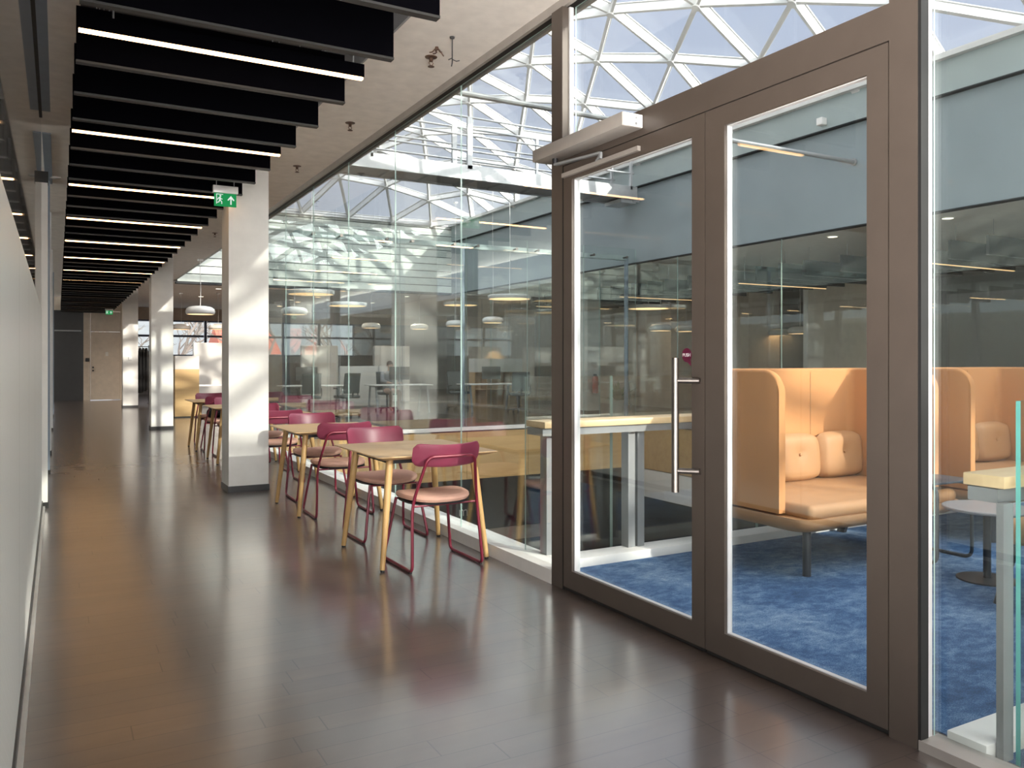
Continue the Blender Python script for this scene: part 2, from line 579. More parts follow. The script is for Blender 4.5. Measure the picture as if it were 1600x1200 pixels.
# ================================================================== SETTING
fl = MB()
fl.box(-0.4, -0.7, -0.40, 2.80, 36, 0)
fl.box(-3.2, 8.5, -0.40, -0.4, 31.6, 0)
fl.box(2.80, YV, -0.40, 18, 36, 0)
fl.box(11.05, -10, -0.40, 18, YV, 0)
tag(fl.build('floor', 'floor', smooth=0), 'dark stained plank floor of the corridor', 'floor', kind='structure')
cp = MB().box(2.80, YB0, -0.40, 11.05, YB1, 0.004)
tag(cp.build('floor.001', 'carpet', smooth=0), 'mottled blue carpet of the lounge behind the glass doors', 'carpet', kind='structure')
lf = MB().box(2.4, -8, -4.2, 13.4, 17.7, -3.8)
tag(lf.build('floor.002', 'brownfloor', smooth=0), 'brown board floor of the storey below the void', 'floor', kind='structure')
lw_ = MB()
lw_.box(2.4, 17.5, -3.8, 13.4, 17.7, -0.4)
lw_.box(13.2, -8, -3.8, 13.4, 17.5, -0.4)
lw_.box(2.4, -8, -3.8, 2.5, 17.5, -0.4)
tag(lw_.build('wall_lower', 'slate', smooth=0), 'dark slate walls of the storey below', 'wall', kind='structure')

for i, (q, lab) in enumerate((((-0.5, -2.5, CZ, 0.112, 31.6, CZ + 0.5), 'narrow warm white ceiling strip over the lacquered wall'),
                              ((1.94, -2.5, CZ, 2.72, 31.6, CZ + 0.5), 'warm white ceiling strip with sprinklers between baffles and corridor glass'),
                              ((0.112, -2.5, 3.95, 1.94, 31.6, 4.05), 'lid of the recess above the black baffles'),
                              ((11.22, -10, CZ, 18, YF, CZ + 0.4), 'white ceiling beyond the far glass'),
                              ((2.72, YF + 0.2, CZ, 18, 36.2, CZ + 0.4), 'white ceiling of the office with the pendant lamps'),
                              ((-0.5, 31.6, CZ, 2.72, 36.2, CZ + 0.4), 'ceiling behind the wall closing the corridor'))):
    tag(MB().box(*q).build('ceiling' if i == 0 else 'ceiling.%03d' % i, 'ceiling', smooth=0), lab, 'ceiling', kind='structure')
rc = MB()
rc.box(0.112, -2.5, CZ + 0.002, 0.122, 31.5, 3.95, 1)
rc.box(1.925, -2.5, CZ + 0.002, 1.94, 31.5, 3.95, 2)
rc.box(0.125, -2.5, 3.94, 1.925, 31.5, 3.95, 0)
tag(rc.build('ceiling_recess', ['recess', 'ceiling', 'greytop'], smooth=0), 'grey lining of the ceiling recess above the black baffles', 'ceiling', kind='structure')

# left corridor wall
wl = MB()
wl.box(XW - 0.12, 1.5, 1.82, XW, 8.62, CZ)
tag(wl.build('wall_left', 'wallglass', smooth=0), 'glossy glass upper part of the wall beside the camera', 'wall', kind='structure')
wl = MB()
wl.box(XW - 0.12, 1.5, 0.07, XW + 0.004, 8.62, 1.82)
tag(wl.build('wall_left_panel', 'lacquer', smooth=0), 'pale lacquered lower part of the wall beside the camera', 'wall', kind='structure')
bb = MB()
bb.box(XW - 0.1, 1.5, 0, XW + 0.012, 8.62, 0.07, 0)
bb.box(XW + 0.012, 1.5, 0, XW + 0.030, 8.62, 0.022, 1)
tag(bb.build('baseboard_left', ['skirt', 'metalpale'], smooth=0), 'dark baseboard with a pale metal strip under the lacquered wall', 'baseboard', kind='structure')
tr = MB()
tr.box(XW, -0.6, CZ - 0.012, XW + 0.075, 8.1, CZ, 0)
tr.box(XW, 8.9, CZ - 0.012, XW + 0.075, 11.4, CZ, 0)
tr.box(XW, -0.6, CZ - 0.02, XW + 0.012, 8.3, CZ - 0.012, 1)
tag(tr.build('trim_1', ['bluegrey', 'gasket'], smooth=0), 'blue grey strip along the ceiling edge over the lacquered wall', 'trim', kind='structure')
for i, (y0, y1, mk) in enumerate(((8.66, 8.78, 'white'), (11.2, 11.36, 'bluegrey'), (13.6, 13.74, 'bead'), (18.2, 18.36, 'bead'), (22.8, 22.96, 'bluegrey'))):
    p = MB()
    p.box(XW - 0.12, y0, 0.05, XW + 0.05, y1, 2.99 if i == 0 else CZ, 0)
    p.box(XW - 0.12, y0 - 0.01, 0, XW + 0.056, y1 + 0.01, 0.05, 1)
    if i == 0:
        p.box(XW - 0.12, y0 - 0.02, 2.99, XW + 0.055, y1 + 0.02, 3.09, 1)
    tag(p.build('trim_%d' % (i + 2), [mk, 'gasket'], smooth=0), 'upright post of the glazed wall, %s along from the lacquered board' % ORD[i + 1], 'post', kind='structure')
prev = 8.78
for i, y1 in enumerate((11.2, 13.6, 18.2, 22.8, 31.4)):
    g = MB().pane(XW - 0.05, prev, 0.05, XW - 0.035, y1, CZ, 'x')
    tag(g.build('window_%d' % (i + 1), ['glass', 'edge'], smooth=0), 'glass pane of the wall past the lacquered board, %s from it' % ORD[i + 1], 'window', kind='structure')
    prev = y1 + (0.16 if i else 0.16)
rm = MB()
rm.box(-3.2, 8.5, -0.05, XW - 0.12, 8.62, CZ)
rm.box(-3.3, 8.5, -0.4, -3.2, 31.6, 2.9)
rm.box(-3.2, 31.4, -0.05, XW - 0.12, 31.6, CZ)
rm.box(-3.2, 8.5, CZ, XW - 0.12, 31.6, CZ + 0.1)
tag(rm.build('wall_meeting_rooms', 'white', smooth=0), 'white rooms behind the glazed corridor wall', 'wall', kind='structure')

# end of the corridor
we = MB()
we.box(-0.13, 31.45, 0, 0.77, 31.6, 3.06, 1)
we.box(-0.13, 31.45, 3.06, 2.05, 31.6, CZ, 0)
we.box(0.77, 31.45, 0, 0.98, 31.6, 3.06, 0)
we.box(1.90, 31.45, 0, 2.05, 31.6, 3.06, 0)
tag(we.build('wall_corridor_end', ['beige2', 'darkglass'], smooth=0), 'beige wall closing the corridor beside a dark glazed bay', 'wall', kind='structure')
d3 = empty('door_3', (1.44, 31.5, 0))
tag(d3, 'flush beige door in the wall closing the corridor', 'door', kind='structure')
MB().box(-0.455, -0.07, 0.02, 0.455, 0.03, 2.35).build('leaf', 'beige2', d3, smooth=0)
MB().box(-0.455, -0.06, 2.36, 0.455, 0.03, 3.05).build('overpanel', 'beige2', d3, smooth=0)
MB().lathe([(0.03, -0.13), (0.03, -0.07)], 14, (-0.38, 0, 1.13), axis='y').lathe([(0.008, -0.12), (0.03, -0.115)], 14, (-0.38, 0, 1.02), axis='y').build('handle', 'black', d3)
MB().box(0.0, -0.075, 1.52, 0.09, -0.07, 1.66).build('notice_plate', 'white', d3, smooth=0)
sw = MB().rbox(0.83, 31.42, 1.33, 0.95, 31.45, 1.45, 0.02)
tag(sw.build('card_reader', 'black'), 'small black card reader on the wall beside the flush beige door', 'reader')
wt_ = MB().box(-0.1, 31.3, 2.35, 0.7, 31.36, 2.39)
tag(wt_.build('trim_10', 'steelgrey', smooth=0), 'thin rail across the dark glazed bay', 'rail', kind='structure')

# atrium fascias
fa = MB()
fa.box(XR, YN, CZ, XR + 0.12, YF + 0.2, 5.15, 0)
fa.box(XR - 0.10, YN, 5.15, XR + 0.12, YF, 5.62, 1)
fa.box(XR - 0.10, YN, 5.130, XR, YF, 5.15, 2)  # dark strip standing in for the shadow line below the ledge
fa.box(XR - 0.02, YN, CZ - 0.02, XR + 0.12, YF, CZ, 2)  # dark strip painted in as the shadow along the fascia bottom
tag(fa.build('wall_atrium_right', ['greywall', 'greywall2', 'gap_and_shadow'], smooth=0), 'grey fascia with a stepped ledge under the edge of the glass roof', 'wall', kind='structure')
fb = MB()
fb.box(2.72, YN, CZ + 0.05, 2.84, YF, 5.62, 0)
tag(fb.build('wall_atrium_left', 'slat', smooth=0), 'white fascia above the corridor glass facing the atrium', 'wall', kind='structure')
fc = MB()
z = CZ
k = 0
while z < 5.6:
    z1 = min(z + 0.225, 5.62)
    fc.box(2.84, YF - 0.03, z + 0.012, XR - 0.1, YF + 0.2, z1 - 0.012, 0)
    z = z1
fc.box(2.84, YF - 0.005, CZ, XR - 0.1, YF + 0.2, 5.62, 1)
fc.box(2.80, YF - 0.05, CZ - 0.05, XR - 0.1, YF + 0.2, CZ, 1)
tag(fc.build('wall_atrium_end', ['slat', 'gap_and_shadow'], smooth=0), 'white board-clad fascia closing the far end of the atrium', 'wall', kind='structure')
fn = MB()
fn.box(2.72, YN - 0.3, 0, XR + 0.3, YN, 5.7, 0)
fn.box(2.4, YN - 0.3, -3.8, 13.4, YN, -0.4, 1)
fn.box(2.72, YN - 0.3, -0.4, XR - 0.06, YN, 0, 1)
fn.box(1.9, -2.7, -0.4, 2.72, -2.5, CZ)  # unseen wall piece, added to keep sun out of the corridor
fn.box(2.72, -10, CZ, XR + 0.3, YN - 0.3, CZ + 0.4)
tag(fn.build('wall_atrium_near', ['white', 'slate'], smooth=0), 'white wall closing the near end of the atrium behind the camera, plus added sun blocker', 'wall', kind='structure')
cu = MB()
for x in (2.80, XR - 0.12):
    cu.box(x - 0.08, YN, 5.62, x + 0.10, YF, 5.70)
cu.box(2.72, YF - 0.08, 5.62, XR + 0.1, YF + 0.12, 5.70)
tag(cu.build('trim_11', 'rib', smooth=0), 'white kerb carrying the glass roof', 'trim', kind='structure')

# right-hand side and back of the far office
wr = MB()
wr.box(16.4, -10, 0, 16.6, 25.5, CZ, 0)
wr.box(11.05, -10.2, -0.4, 16.6, -10, CZ, 0)
wr.box(16.4, 25.5, 0, 16.6, 36.2, CZ, 0)
tag(wr.build('wall_right', 'greypanel', smooth=0), 'cool grey wall beyond the far glass', 'wall', kind='structure')
wr = MB()
wr.box(15.3, 10.9, 0, 16.4, 13.4, CZ, 0)
wr.box(15.25, 13.32, 0, 15.3, 13.42, CZ, 1)
wr.box(15.3, 15.2, 0, 16.4, 16.3, CZ, 0)
wr.box(15.3, 18.2, 0, 16.4, 22.5, CZ, 0)
tag(wr.build('wall_right_panel', ['beige2', 'white'], smooth=0), 'beige wall panels beyond the far glass', 'wall', kind='structure')
wb = MB()
wb.box(12.2, 25.4, 0, 16.6, 25.6, CZ, 0)
for x in (12.9, 13.95, 14.0, 15.05, 15.1):
    wb.box(x, 25.385, 0, x + 0.012, 25.4, CZ, 1)
wb.box(12.95, 25.37, 2.1, 13.95, 25.4, 2.14, 1)
tag(wb.build('wall_office_back', ['beige', 'greypanel'], smooth=0), 'beige panelled wall at the back of the office', 'wall', kind='structure')
wf = MB()
wf.box(2.0, 36.0, 0, 18, 36.2, 1.55, 0)
wf.box(2.0, 36.0, 3.02, 18, 36.2, CZ, 1)
wf.box(2.0, 36.0, 1.55, 2.2, 36.2, 3.02, 0)
wf.box(11.8, 36.0, 1.55, 18, 36.2, 3.02, 0)
wf.box(1.95, 31.6, 0, 2.05, 36.0, CZ, 0)
tag(wf.build('wall_far', ['greytop', 'beige'], smooth=0), 'far office wall with a band of windows onto bare trees', 'wall', kind='structure')
for i in range(6):
    x0 = 2.2 + i * 1.6
    w = empty('window_%d' % (20 + i), (x0, 36.1, 0))
    tag(w, 'window onto bare trees in the far office wall, %s from the corridor side' % ORD[i + 1], 'window', kind='structure')
    f = MB()
    f.box(0, -0.05, 1.55, 0.05, 0.05, 3.02).box(1.55, -0.05, 1.55, 1.6, 0.05, 3.02)
    f.box(0.07, -0.05, 1.55, 1.53, 0.05, 1.61).box(0.07, -0.05, 2.96, 1.53, 0.05, 3.02).box(0.07, -0.05, 2.33, 1.53, 0.05, 2.42)
    f.build('window_frame', 'winframe', w, smooth=0)
    MB().pane(0.07, -0.008, 1.61, 1.53, 0.008, 2.96, 'y').build('pane', ['glass', 'edge'], w, smooth=0)
gr = MB().box(-60, 36.5, -1.2, 80, 160, -1.0)
tag(gr.build('ground', 'ground', smooth=0), 'pale paved ground outside the far windows', 'ground', kind='structure')

# columns
colp = None
for i, (x, y, h, lab) in enumerate(((1.73, 8.92, 3.95, 'white square column beside the second table, chair shadow on its foot'),
                                    (1.80, 17.6, 3.95, 'white square column midway down the corridor, left of the oak cabinet'),
                                    (1.84, 26.2, 3.95, 'white square column at the far end of the corridor with a small wall switch'),
                                    (12.15, 17.7, CZ, 'white square column beyond the far glass with a fire extinguisher at its foot'))):
    c = empty('column', (x, y, 0))
    tag(c, lab, 'column', kind='structure')
    MB().box(-0.2, -0.2, 0, 0.2, 0.2, h).build('shaft', 'white', c, smooth=0)
    MB().box(-0.208, -0.208, 0, 0.208, 0.208, 0.065).build('skirting', 'skirt', c, smooth=0)
sw = MB().rbox(-0.05, -0.02, -0.05, 0.05, 0, 0.05, 0.008)
tag(sw.build('wall_switch', 'lampwhite', loc=(1.83, 25.995, 1.42)), 'white square switch on the last corridor column', 'switch')

# ------------------------------------------------------------------ glass roof
OFF = [0, 0.7, 1.4, 2.1, 2.75, 3.4, 4.2]
ROWX = [6.9 - o for o in reversed(OFF)] + [6.9 + o for o in OFF[1:]]
KMIN, KMAX = -10, 13


def ny(k):
    return 5.88 + 1.38 * k


def roof_pt(x, y):
    sx = (x - 6.9) / 4.2
    g = 1.0
    if y > 18.5:
        g = max(0.0, 1 - ((y - 18.5) / (YF - 18.5)) ** 2)
    if y < -2:
        g = max(0.0, 1 - ((y + 2) / (YN + 2)) ** 2)
    return Vector((x, y, 5.72 + 1.9 * (1 - sx * sx) * g))


def roof_n(x, y):
    e = 0.05
    a = roof_pt(min(x + e, 11.1), y) - roof_pt(max(x - e, 2.7), y)
    b = roof_pt(x, min(y + e, YF)) - roof_pt(x, max(y - e, YN))
    return a.cross(b).normalized()


roof = empty('glass_roof', (0, 0, 0))
tag(roof, 'arched glass roof of white triangulated steel over the atrium', 'roof', kind='structure')
lat, glz = MB(), MB()


def node(j, k):
    return roof_pt(ROWX[j], ny(k))


def ribs(a, b):
    mid = (a + b) / 2
    n = roof_n(mid.x, mid.y)
    off = n * -0.06
    lat.bar(a + off, b + off, 0.050, 0.16, n)
    lat.bar(a + n * 0.035, b + n * 0.035, 0.085, 0.016, n)


for j in range(13):
    for k in range(KMIN, KMAX + 1):
        even = (k % 2 == 0)
        rowe = (j % 2 == 0)
        if j in (0, 12) and not even:
            jj = 1 if j == 0 else 11
            ribs(node(j, k), node(jj, k))
            continue
        if even != rowe:
            if k in (KMIN, KMAX):
                pass
            else:
                continue
        if even == rowe:
            if j + 2 <= 12:
                ribs(node(j, k), node(j + 2, k))
            for dk in (-1, 1):
                if j + 1 <= 12 and KMIN <= k + dk <= KMAX:
                    ribs(node(j, k), node(j + 1, k + dk))
            p, n = node(j, k), roof_n(ROWX[j], ny(k))
            lat.tube([p - n * 0.17, p + n * 0.03], 0.075, 8)
lat.build('lattice', 'rib', roof, smooth=0)
for j in range(12):
    for k in range(KMIN, KMAX):
        q = [roof_pt(ROWX[j], ny(k)), roof_pt(ROWX[j + 1], ny(k)), roof_pt(ROWX[j + 1], ny(k + 1)), roof_pt(ROWX[j], ny(k + 1))]
        q = [p + Vector((0, 0, 0.06)) for p in q]
        if (j + k) % 2 == 0:
            tri = [(0, 1, 3), (1, 2, 3)] if False else [(0, 2, 3), (0, 1, 2)]
        else:
            tri = [(0, 1, 3), (1, 2, 3)]
        glz.add(q, tri)
glz.build('glazing', 'domeglass', roof, smooth=0)

# ------------------------------------------------------------------ corridor glass wall
hd = MB()
hd.box(2.625, -4, 3.455, 2.65, YV, 3.515, 0).box(2.73, -4, 3.455, 2.755, YV, 3.515, 0).box(2.65, -4, 3.475, 2.73, YV, 3.515, 1)
tag(hd.build('trim_12', ['opgrey', 'gasket'], smooth=0), 'taupe head channel holding the corridor glass at the ceiling', 'trim', kind='structure')
kb = MB()
kb.box(XF, 4.21, 0, 2.82, YV, 0.085, 0)
tag(kb.build('trim_13', 'white', smooth=0), 'white kerb under the corridor glass beside the tables', 'kerb', kind='structure')
kb = MB().box(XF, -4, 0, 2.72, 1.795, 0.035, 0)
tag(kb.build('trim_14', 'opgrey', smooth=0), 'taupe floor channel under the glass beside the door post', 'trim', kind='structure')
ys = [4.215, 5.64, 7.03, 8.40, 9.76, 11.12, 12.48, 13.84, YV]
for i in range(len(ys) - 1):
    g = MB().pane(XG - TH, ys[i] + 0.002, 0.06, XG + TH, ys[i + 1] - 0.002, 3.45, 'x')
    tag(g.build('window_%d' % (30 + i), ['glass', 'edge'], smooth=0), 'tall frameless pane between tables and void, %s from the door frame' % ORD[i + 1], 'window', kind='structure')
for i, (a, b) in enumerate(((0.3, 1.79), (-1.1, 0.29))):
    g = MB().pane(XG - TH, a, 0.02, XG + TH, b, 3.45, 'x')
    tag(g.build('window_%d' % (40 + i), ['glass', 'edge'], smooth=0), 'tall frameless pane on the camera side of the doors, %s from the post' % ORD[i + 1], 'window', kind='structure')

# ------------------------------------------------------------------ glass double door
fr = empty('trim_20', (0, 0, 0))
tag(fr, 'bronze door frame of two posts and a transom', 'door frame', kind='structure')
p = MB()
p.box(XF, 4.085, 0, 2.655, 4.205, 3.45, 0).box(2.655, 4.072, 0, 2.682, 4.205, 3.45, 1).box(XF - 0.0, 4.077, 0, 2.655, 4.085, 2.50, 2)
p.build('post', ['bronze', 'bead', 'gasket'], fr, smooth=0)
p = MB()
p.box(XF, 1.800, 0, 2.655, 1.910, 3.45, 0).box(2.655, 1.792, 0, 2.682, 1.93, 3.45, 1).box(XF + 0.004, 1.788, 0, 2.655, 1.800, 3.45, 2)
p.build('post', ['bronze', 'bead', 'gasket'], fr, smooth=0)
p = MB()
p.box(XF, 1.910, 2.502, 2.655, 4.085, 2.635, 0).box(2.655, 1.935, 2.515, 2.682, 4.06, 2.645, 1)
p.build('transom', ['bronze', 'bead'], fr, smooth=0)
g = MB().pane(XG - TH, 1.935, 2.66, XG + TH, 4.06, 3.45, 'x')
tag(g.build('window_50', ['glass', 'edge'], smooth=0), 'fixed glass pane above the transom of the double door', 'window', kind='structure')


def door_leaf(name, y0, y1, stile0, stile1, label):
    d = empty(name, (XF, (y0 + y1) / 2, 0))
    tag(d, label, 'door', kind='structure')
    c = (y0 + y1) / 2
    a, b = y0 - c + 0.003, y1 - c - 0.003
    z0, z1, r0, r1 = 0.022, 2.496, 0.128, 2.406
    g0, g1 = a + stile0, b - stile1
    def section(x0, x1, ga, gb, ra, rb):
        f = MB()
        return f.box(x0, a, z0, x1, ga, z1).box(x0, gb, z0, x1, b, z1).box(x0, ga, z0, x1, gb, ra).box(x0, ga, rb, x1, gb, z1)
    section(0, 0.014, g0, g1, r0, r1).build('frame', 'bronze', d, smooth=0)
    section(0.014, 0.019, g0 - 0.003, g1 + 0.003, r0 - 0.003, r1 + 0.003).box(0.008, a, 0.003, 0.036, b, z0).build('gasket', 'gasket', d, smooth=0)
    section(0.019, 0.040, g0 + 0.002, g1 - 0.002, r0 + 0.002, r1 - 0.002).build('glazing_bead', 'bead', d, smooth=0)
    section(0.040, 0.082, g0 - 0.035, g1 + 0.035, r0 - 0.035, r1 + 0.03).build('back_frame', 'bead', d, smooth=0)
    MB().pane(0.040, g0 - 0.02, r0 - 0.02, 0.047, g1 + 0.02, r1 + 0.02, 'x').build('pane', ['doorglass', 'edge'], d, smooth=0)
    return d, c


leaf, lc = door_leaf('door_1', 2.867, 4.075, 0.085, 0.088, 'wider bronze-framed glass door leaf with a long steel pull handle')
h = MB()
hy, hx = 2.985 - lc, -0.075
h.tube([(hx, hy, 0.735), (hx, hy, 1.365)], 0.0175, 16)
for zz in (0.835, 1.258):
    h.tube([(hx, hy, zz), (0.0, 2.905 - lc, zz)], 0.0130, 12)
    h.lathe([(0.016, 0), (0.016, 0.004)], 12, (-0.004, 2.905 - lc, zz), axis='x')
h.build('handle', 'steel', leaf)
s = MB()
pts = [(0.034 * math.cos(a * PI / 14), 0.034 * math.sin(a * PI / 14)) for a in range(28)]
pts = [(x, y) for x, y in pts]
s.prism([(3.035 - lc + x, 1.378 + y) for x, y in pts], 'x', 0.0385, 0.0398)
s.prism([(3.035 - lc - 0.026, 1.36), (3.035 - lc - 0.005, 1.345), (3.035 - lc - 0.030, 1.325)], 'x', 0.0385, 0.0398)
st = s.build('sticker', 'sticker', leaf, smooth=0)
tm = text_mesh('lettering', 'PUSH', 0.024, 'letter', st)
tm.rotation_euler = (PI / 2, 0, -PI / 2)
tm.location = (0.0378, 3.035 - lc, 1.378)
r = MB()
r.box(-0.022, 3.34 - lc, 2.425, -0.002, 4.06 - lc, 2.450)
r.build('slide_rail', 'opgrey', leaf, smooth=0)
leaf2, lc2 = door_leaf('door_2', 1.912, 2.865, 0.088, 0.122, 'narrower bronze-framed glass door leaf without a handle')

op = empty('door_operator', (XF, 3.77, 2.535))
tag(op, 'taupe door operator box with a folding arm above the wider door leaf', 'door closer')
b = MB()
b.rbox(-0.13, -0.445, 0, 0.0, 0.445, 0.072, 0.006, 2)
b.build('housing', 'opgrey', op)
e = MB()
e.box(-0.124, -0.449, 0.004, -0.004, -0.445, 0.068)
e.build('end_cap', 'lampwhite', op, smooth=0)
for yy_, zz_ in ((-0.045, 0.02), (-0.045, 0.05), (-0.08, 0.02), (-0.08, 0.05)):
    MB().lathe([(0.007, 0.449), (0.007, 0.4505)], 10, (yy_, -0.8995, zz_), axis='y').build('knockout', 'steelgrey', op)
a = MB()
a.tube([(-0.06, 0.30, -0.03), (-0.06, 0.30, 0.0)], 0.017, 12, 1)
a.bar((-0.06, 0.30, -0.035), (-0.03, -0.12, -0.055), 0.024, 0.012, (0, 0, 1), 0)
a.tube([(-0.03, -0.12, -0.085), (-0.03, -0.12, -0.05)], 0.008, 10, 0)
a.bar((-0.03, -0.12, -0.065), (-0.015, -0.06, -0.085), 0.02, 0.008, (0, 0, 1), 0)
a.build('arm', ['steelgrey', 'black'], op)

# ------------------------------------------------------------------ ceiling baffles and light strips
BX0, BX1 = 0.087, 1.56
LP, L0 = 2.035, 4.60


def make_baffle(length, rod):
    t = empty('ceiling_baffle')
    MB().box(0, -0.022, 0.012, length, 0.022, 0.30).build('blade', 'baffle', t, smooth=0)
    MB().box(-0.002, -0.0235, 0, length + 0.002, 0.0235, 0.012).build('edge_strip', 'bafflerim', t, smooth=0)
    for x in (0.16, length - 0.12):
        MB().tube([(x, 0, 0.30), (x, 0, rod)], 0.004, 6).build('suspension_rod', 'steelgrey', t)
    return t


def make_strip(length, rod, mat='strip'):
    t = empty('linear_light')
    MB().box(0, -0.025, 0.022, length, 0.025, 0.095).build('housing', 'baffle', t, smooth=0)
    MB().box(0.004, -0.016, 0.010, length - 0.004, 0.016, 0.022).build('diffuser', mat, t, smooth=0)
    for x in (0.16, length - 0.06):
        MB().tube([(x, 0, 0.095), (x, 0, rod)], 0.005, 6).build('suspension_rod', 'steelgrey', t)
    return t


bproto, sproto = make_baffle(BX1 - BX0, 0.985), make_strip(BX1 - BX0, 0.955)
used = {'b': False, 's': False}


def place(kind, loc, label, group):
    proto = bproto if kind == 'b' else sproto
    o = proto if not used[kind] else copy_tree(proto)
    used[kind] = True
    o.location = loc
    tag(o, label, 'baffle' if kind == 'b' else 'light', group)
    return o


for k in range(-1, 13):
    y = L0 + LP * k
    if k >= 0:
        place('s', (BX0, y, 2.98), 'glowing strip light between black corridor baffles, %s counted from the camera' % ORD[k + 1], 'corridor strip lights')
    for q, (dy, where) in enumerate(((0.37, 'just beyond'), (0.96, 'middle of the three beyond'), (1.56, 'last of the three beyond'))):
        yb = y + dy
        if yb < 3.2 or yb > 31:
            continue
        ref = 'the %s corridor strip light' % ORD[k + 1] if k >= 0 else 'the camera before the first strip light'
        place('b', (BX0, yb, 2.95), 'black ceiling baffle, %s %s' % (where, ref), 'corridor ceiling baffles')
# mirror-image corridor on the other side of the atrium
rb = make_baffle(2.6, CZ - 2.955)
rs_ = make_strip(2.6, CZ - 2.935, 'stripdim')
first_b = first_s = True
n_s = 0
for k in range(-1, 9):
    y = 4.3 + LP * k
    if k >= 0 and k % 2 == 0:
        n_s += 1
        o = rs_ if first_s else copy_tree(rs_)
        first_s = False
        o.location = (12.25, y, 2.93)
        tag(o, 'strip light among the baffles beyond the far glass, %s counted from the camera' % ORD[n_s], 'light', 'strip lights across the atrium')
    for dy, where in ((0.37, 'just beyond'), (0.96, 'middle of the three beyond'), (1.56, 'last of the three beyond')):
        o = rb if first_b else copy_tree(rb)
        first_b = False
        o.location = (12.25, y + dy, 2.95)
        ref = 'the %s light position' % ORD[k + 1] if k >= 0 else 'the start of the row'
        tag(o, 'dark baffle across the atrium, %s %s there' % (where, ref), 'baffle', 'baffles across the atrium')


# ------------------------------------------------------------------ ceiling fittings
def sprinkler(x, y, label):
    t = empty('sprinkler', (x, y, CZ))
    tag(t, label, 'sprinkler', 'ceiling sprinklers')
    MB().lathe([(0.045, 0), (0.043, -0.004), (0.02, -0.008)], 16).build('escutcheon', 'copper', t)
    b = MB()
    b.lathe([(0.014, -0.004), (0.014, -0.03), (0.008, -0.035)], 10)
    b.tube([(-0.008, 0, -0.03), (-0.016, 0, -0.045), (0, 0, -0.066)], 0.003, 6).tube([(0.008, 0, -0.03), (0.016, 0, -0.045), (0, 0, -0.066)], 0.003, 6)
    b.lathe([(0.022, -0.066), (0.024, -0.070)], 12)
    b.build('head', 'copper', t)


for i, y in enumerate((5.36, 7.2, 9.08, 10.95, 12.75, 14.5)):
    sprinkler(2.32, y, 'bronze sprinkler head on the ceiling beside the baffles, %s from the bare cable tails' % ORD[i + 1])
w = MB()
w.lathe([(0.018, 0), (0.016, -0.01)], 10, (0, 0, 0))
w.tube(fillet([(0, 0, 0), (0.004, 0.01, -0.09), (0.0, 0.0, -0.17), (-0.01, -0.01, -0.20)], 0.05), 0.004, 6)
w.tube([(0, 0, -0.15), (0.02, -0.02, -0.165), (0.04, -0.03, -0.16)], 0.003, 6).tube([(0, 0, -0.14), (-0.02, 0.02, -0.15)], 0.003, 6)
tag(w.build('cable_tail', 'skirt', loc=(2.30, 4.96, CZ)), 'longer bare cable hanging from the ceiling beside the head channel', 'cable')
w = MB()
for a in range(5):
    w.tube(fillet([(0, 0, 0), (0.03 * math.cos(a * 1.3), 0.03 * math.sin(a * 1.3), -0.035), (0.05 * math.cos(a * 1.3 + .4), 0.05 * math.sin(a * 1.3 + .4), -0.02 - 0.012 * a)], 0.02), 0.004, 6)
w.lathe([(0.012, 0), (0.012, -0.02)], 8)
tag(w.build('cable_tail', 'copper', loc=(2.28, 5.17, CZ)), 'short knot of curled cable ends on the ceiling beside the longer bare cable', 'cable')
w = MB().lathe([(0.06, 0), (0.06, -0.012), (0.045, -0.014)], 20)
tag(w.build('smoke_detector', 'lampwhite', loc=(-0.02, 11.0, CZ)), 'round white detector on the narrow ceiling strip over the glazed wall', 'detector')


def exit_sign(loc, label, sc=1.0):
    t = empty('exit_sign', loc)
    tag(t, label, 'sign', 'green exit signs')
    b = MB().rbox(-0.115, -0.025, 0.115, 0.115, 0.025, 0.185, 0.006, 2)
    b.build('housing', 'lampwhite', t)
    p = MB()
    p.box(-0.10, -0.008, -0.008, 0.10, 0.008, 0.118, 0)
    pl = p.build('plate', 'green', t, smooth=0)
    g = MB()
    y0, y1 = -0.0105, -0.008
    # running figure in a doorway, then an arrow pointing up
    g.prism([(-0.083, 0.012), (-0.077, 0.012), (-0.077, 0.100), (-0.022, 0.100), (-0.022, 0.106), (-0.083, 0.106)], 'y', y0, y1)
    g.lathe([(0.0085, y0), (0.0085, y1)], 12, (-0.046, 0, 0.088), axis='y')
    g.prism([(-0.060, 0.074), (-0.046, 0.079), (-0.036, 0.062), (-0.026, 0.062), (-0.026, 0.056), (-0.039, 0.055), (-0.044, 0.064), (-0.042, 0.046), (-0.030, 0.036), (-0.030, 0.012),
             (-0.037, 0.012), (-0.037, 0.033), (-0.050, 0.043), (-0.055, 0.028), (-0.074, 0.020), (-0.076, 0.027), (-0.061, 0.034), (-0.055, 0.062), (-0.066, 0.058), (-0.070, 0.046), (-0.076, 0.048), (-0.071, 0.064)], 'y', y0, y1)
    g.prism([(0.044, 0.012), (0.056, 0.012), (0.056, 0.066), (0.075, 0.048), (0.082, 0.056), (0.050, 0.095), (0.018, 0.056), (0.025, 0.048), (0.044, 0.066)], 'y', y0, y1)
    g.build('pictogram', 'signwhite', pl, smooth=0)
    r = MB()
    for x in (-0.08, 0.08):
        r.tube([(x, 0, 0.18), (x, 0, CZ + 0.44 - loc[2])], 0.004, 6)
    r.build('suspension_rod', 'steelgrey', t)


exit_sign((1.39, 8.10, 2.822), 'green exit sign with running figure hanging in front of the first column')
exit_sign((1.40, 28.3, 2.80), 'green exit sign hanging far down the corridor in front of the flush beige door')

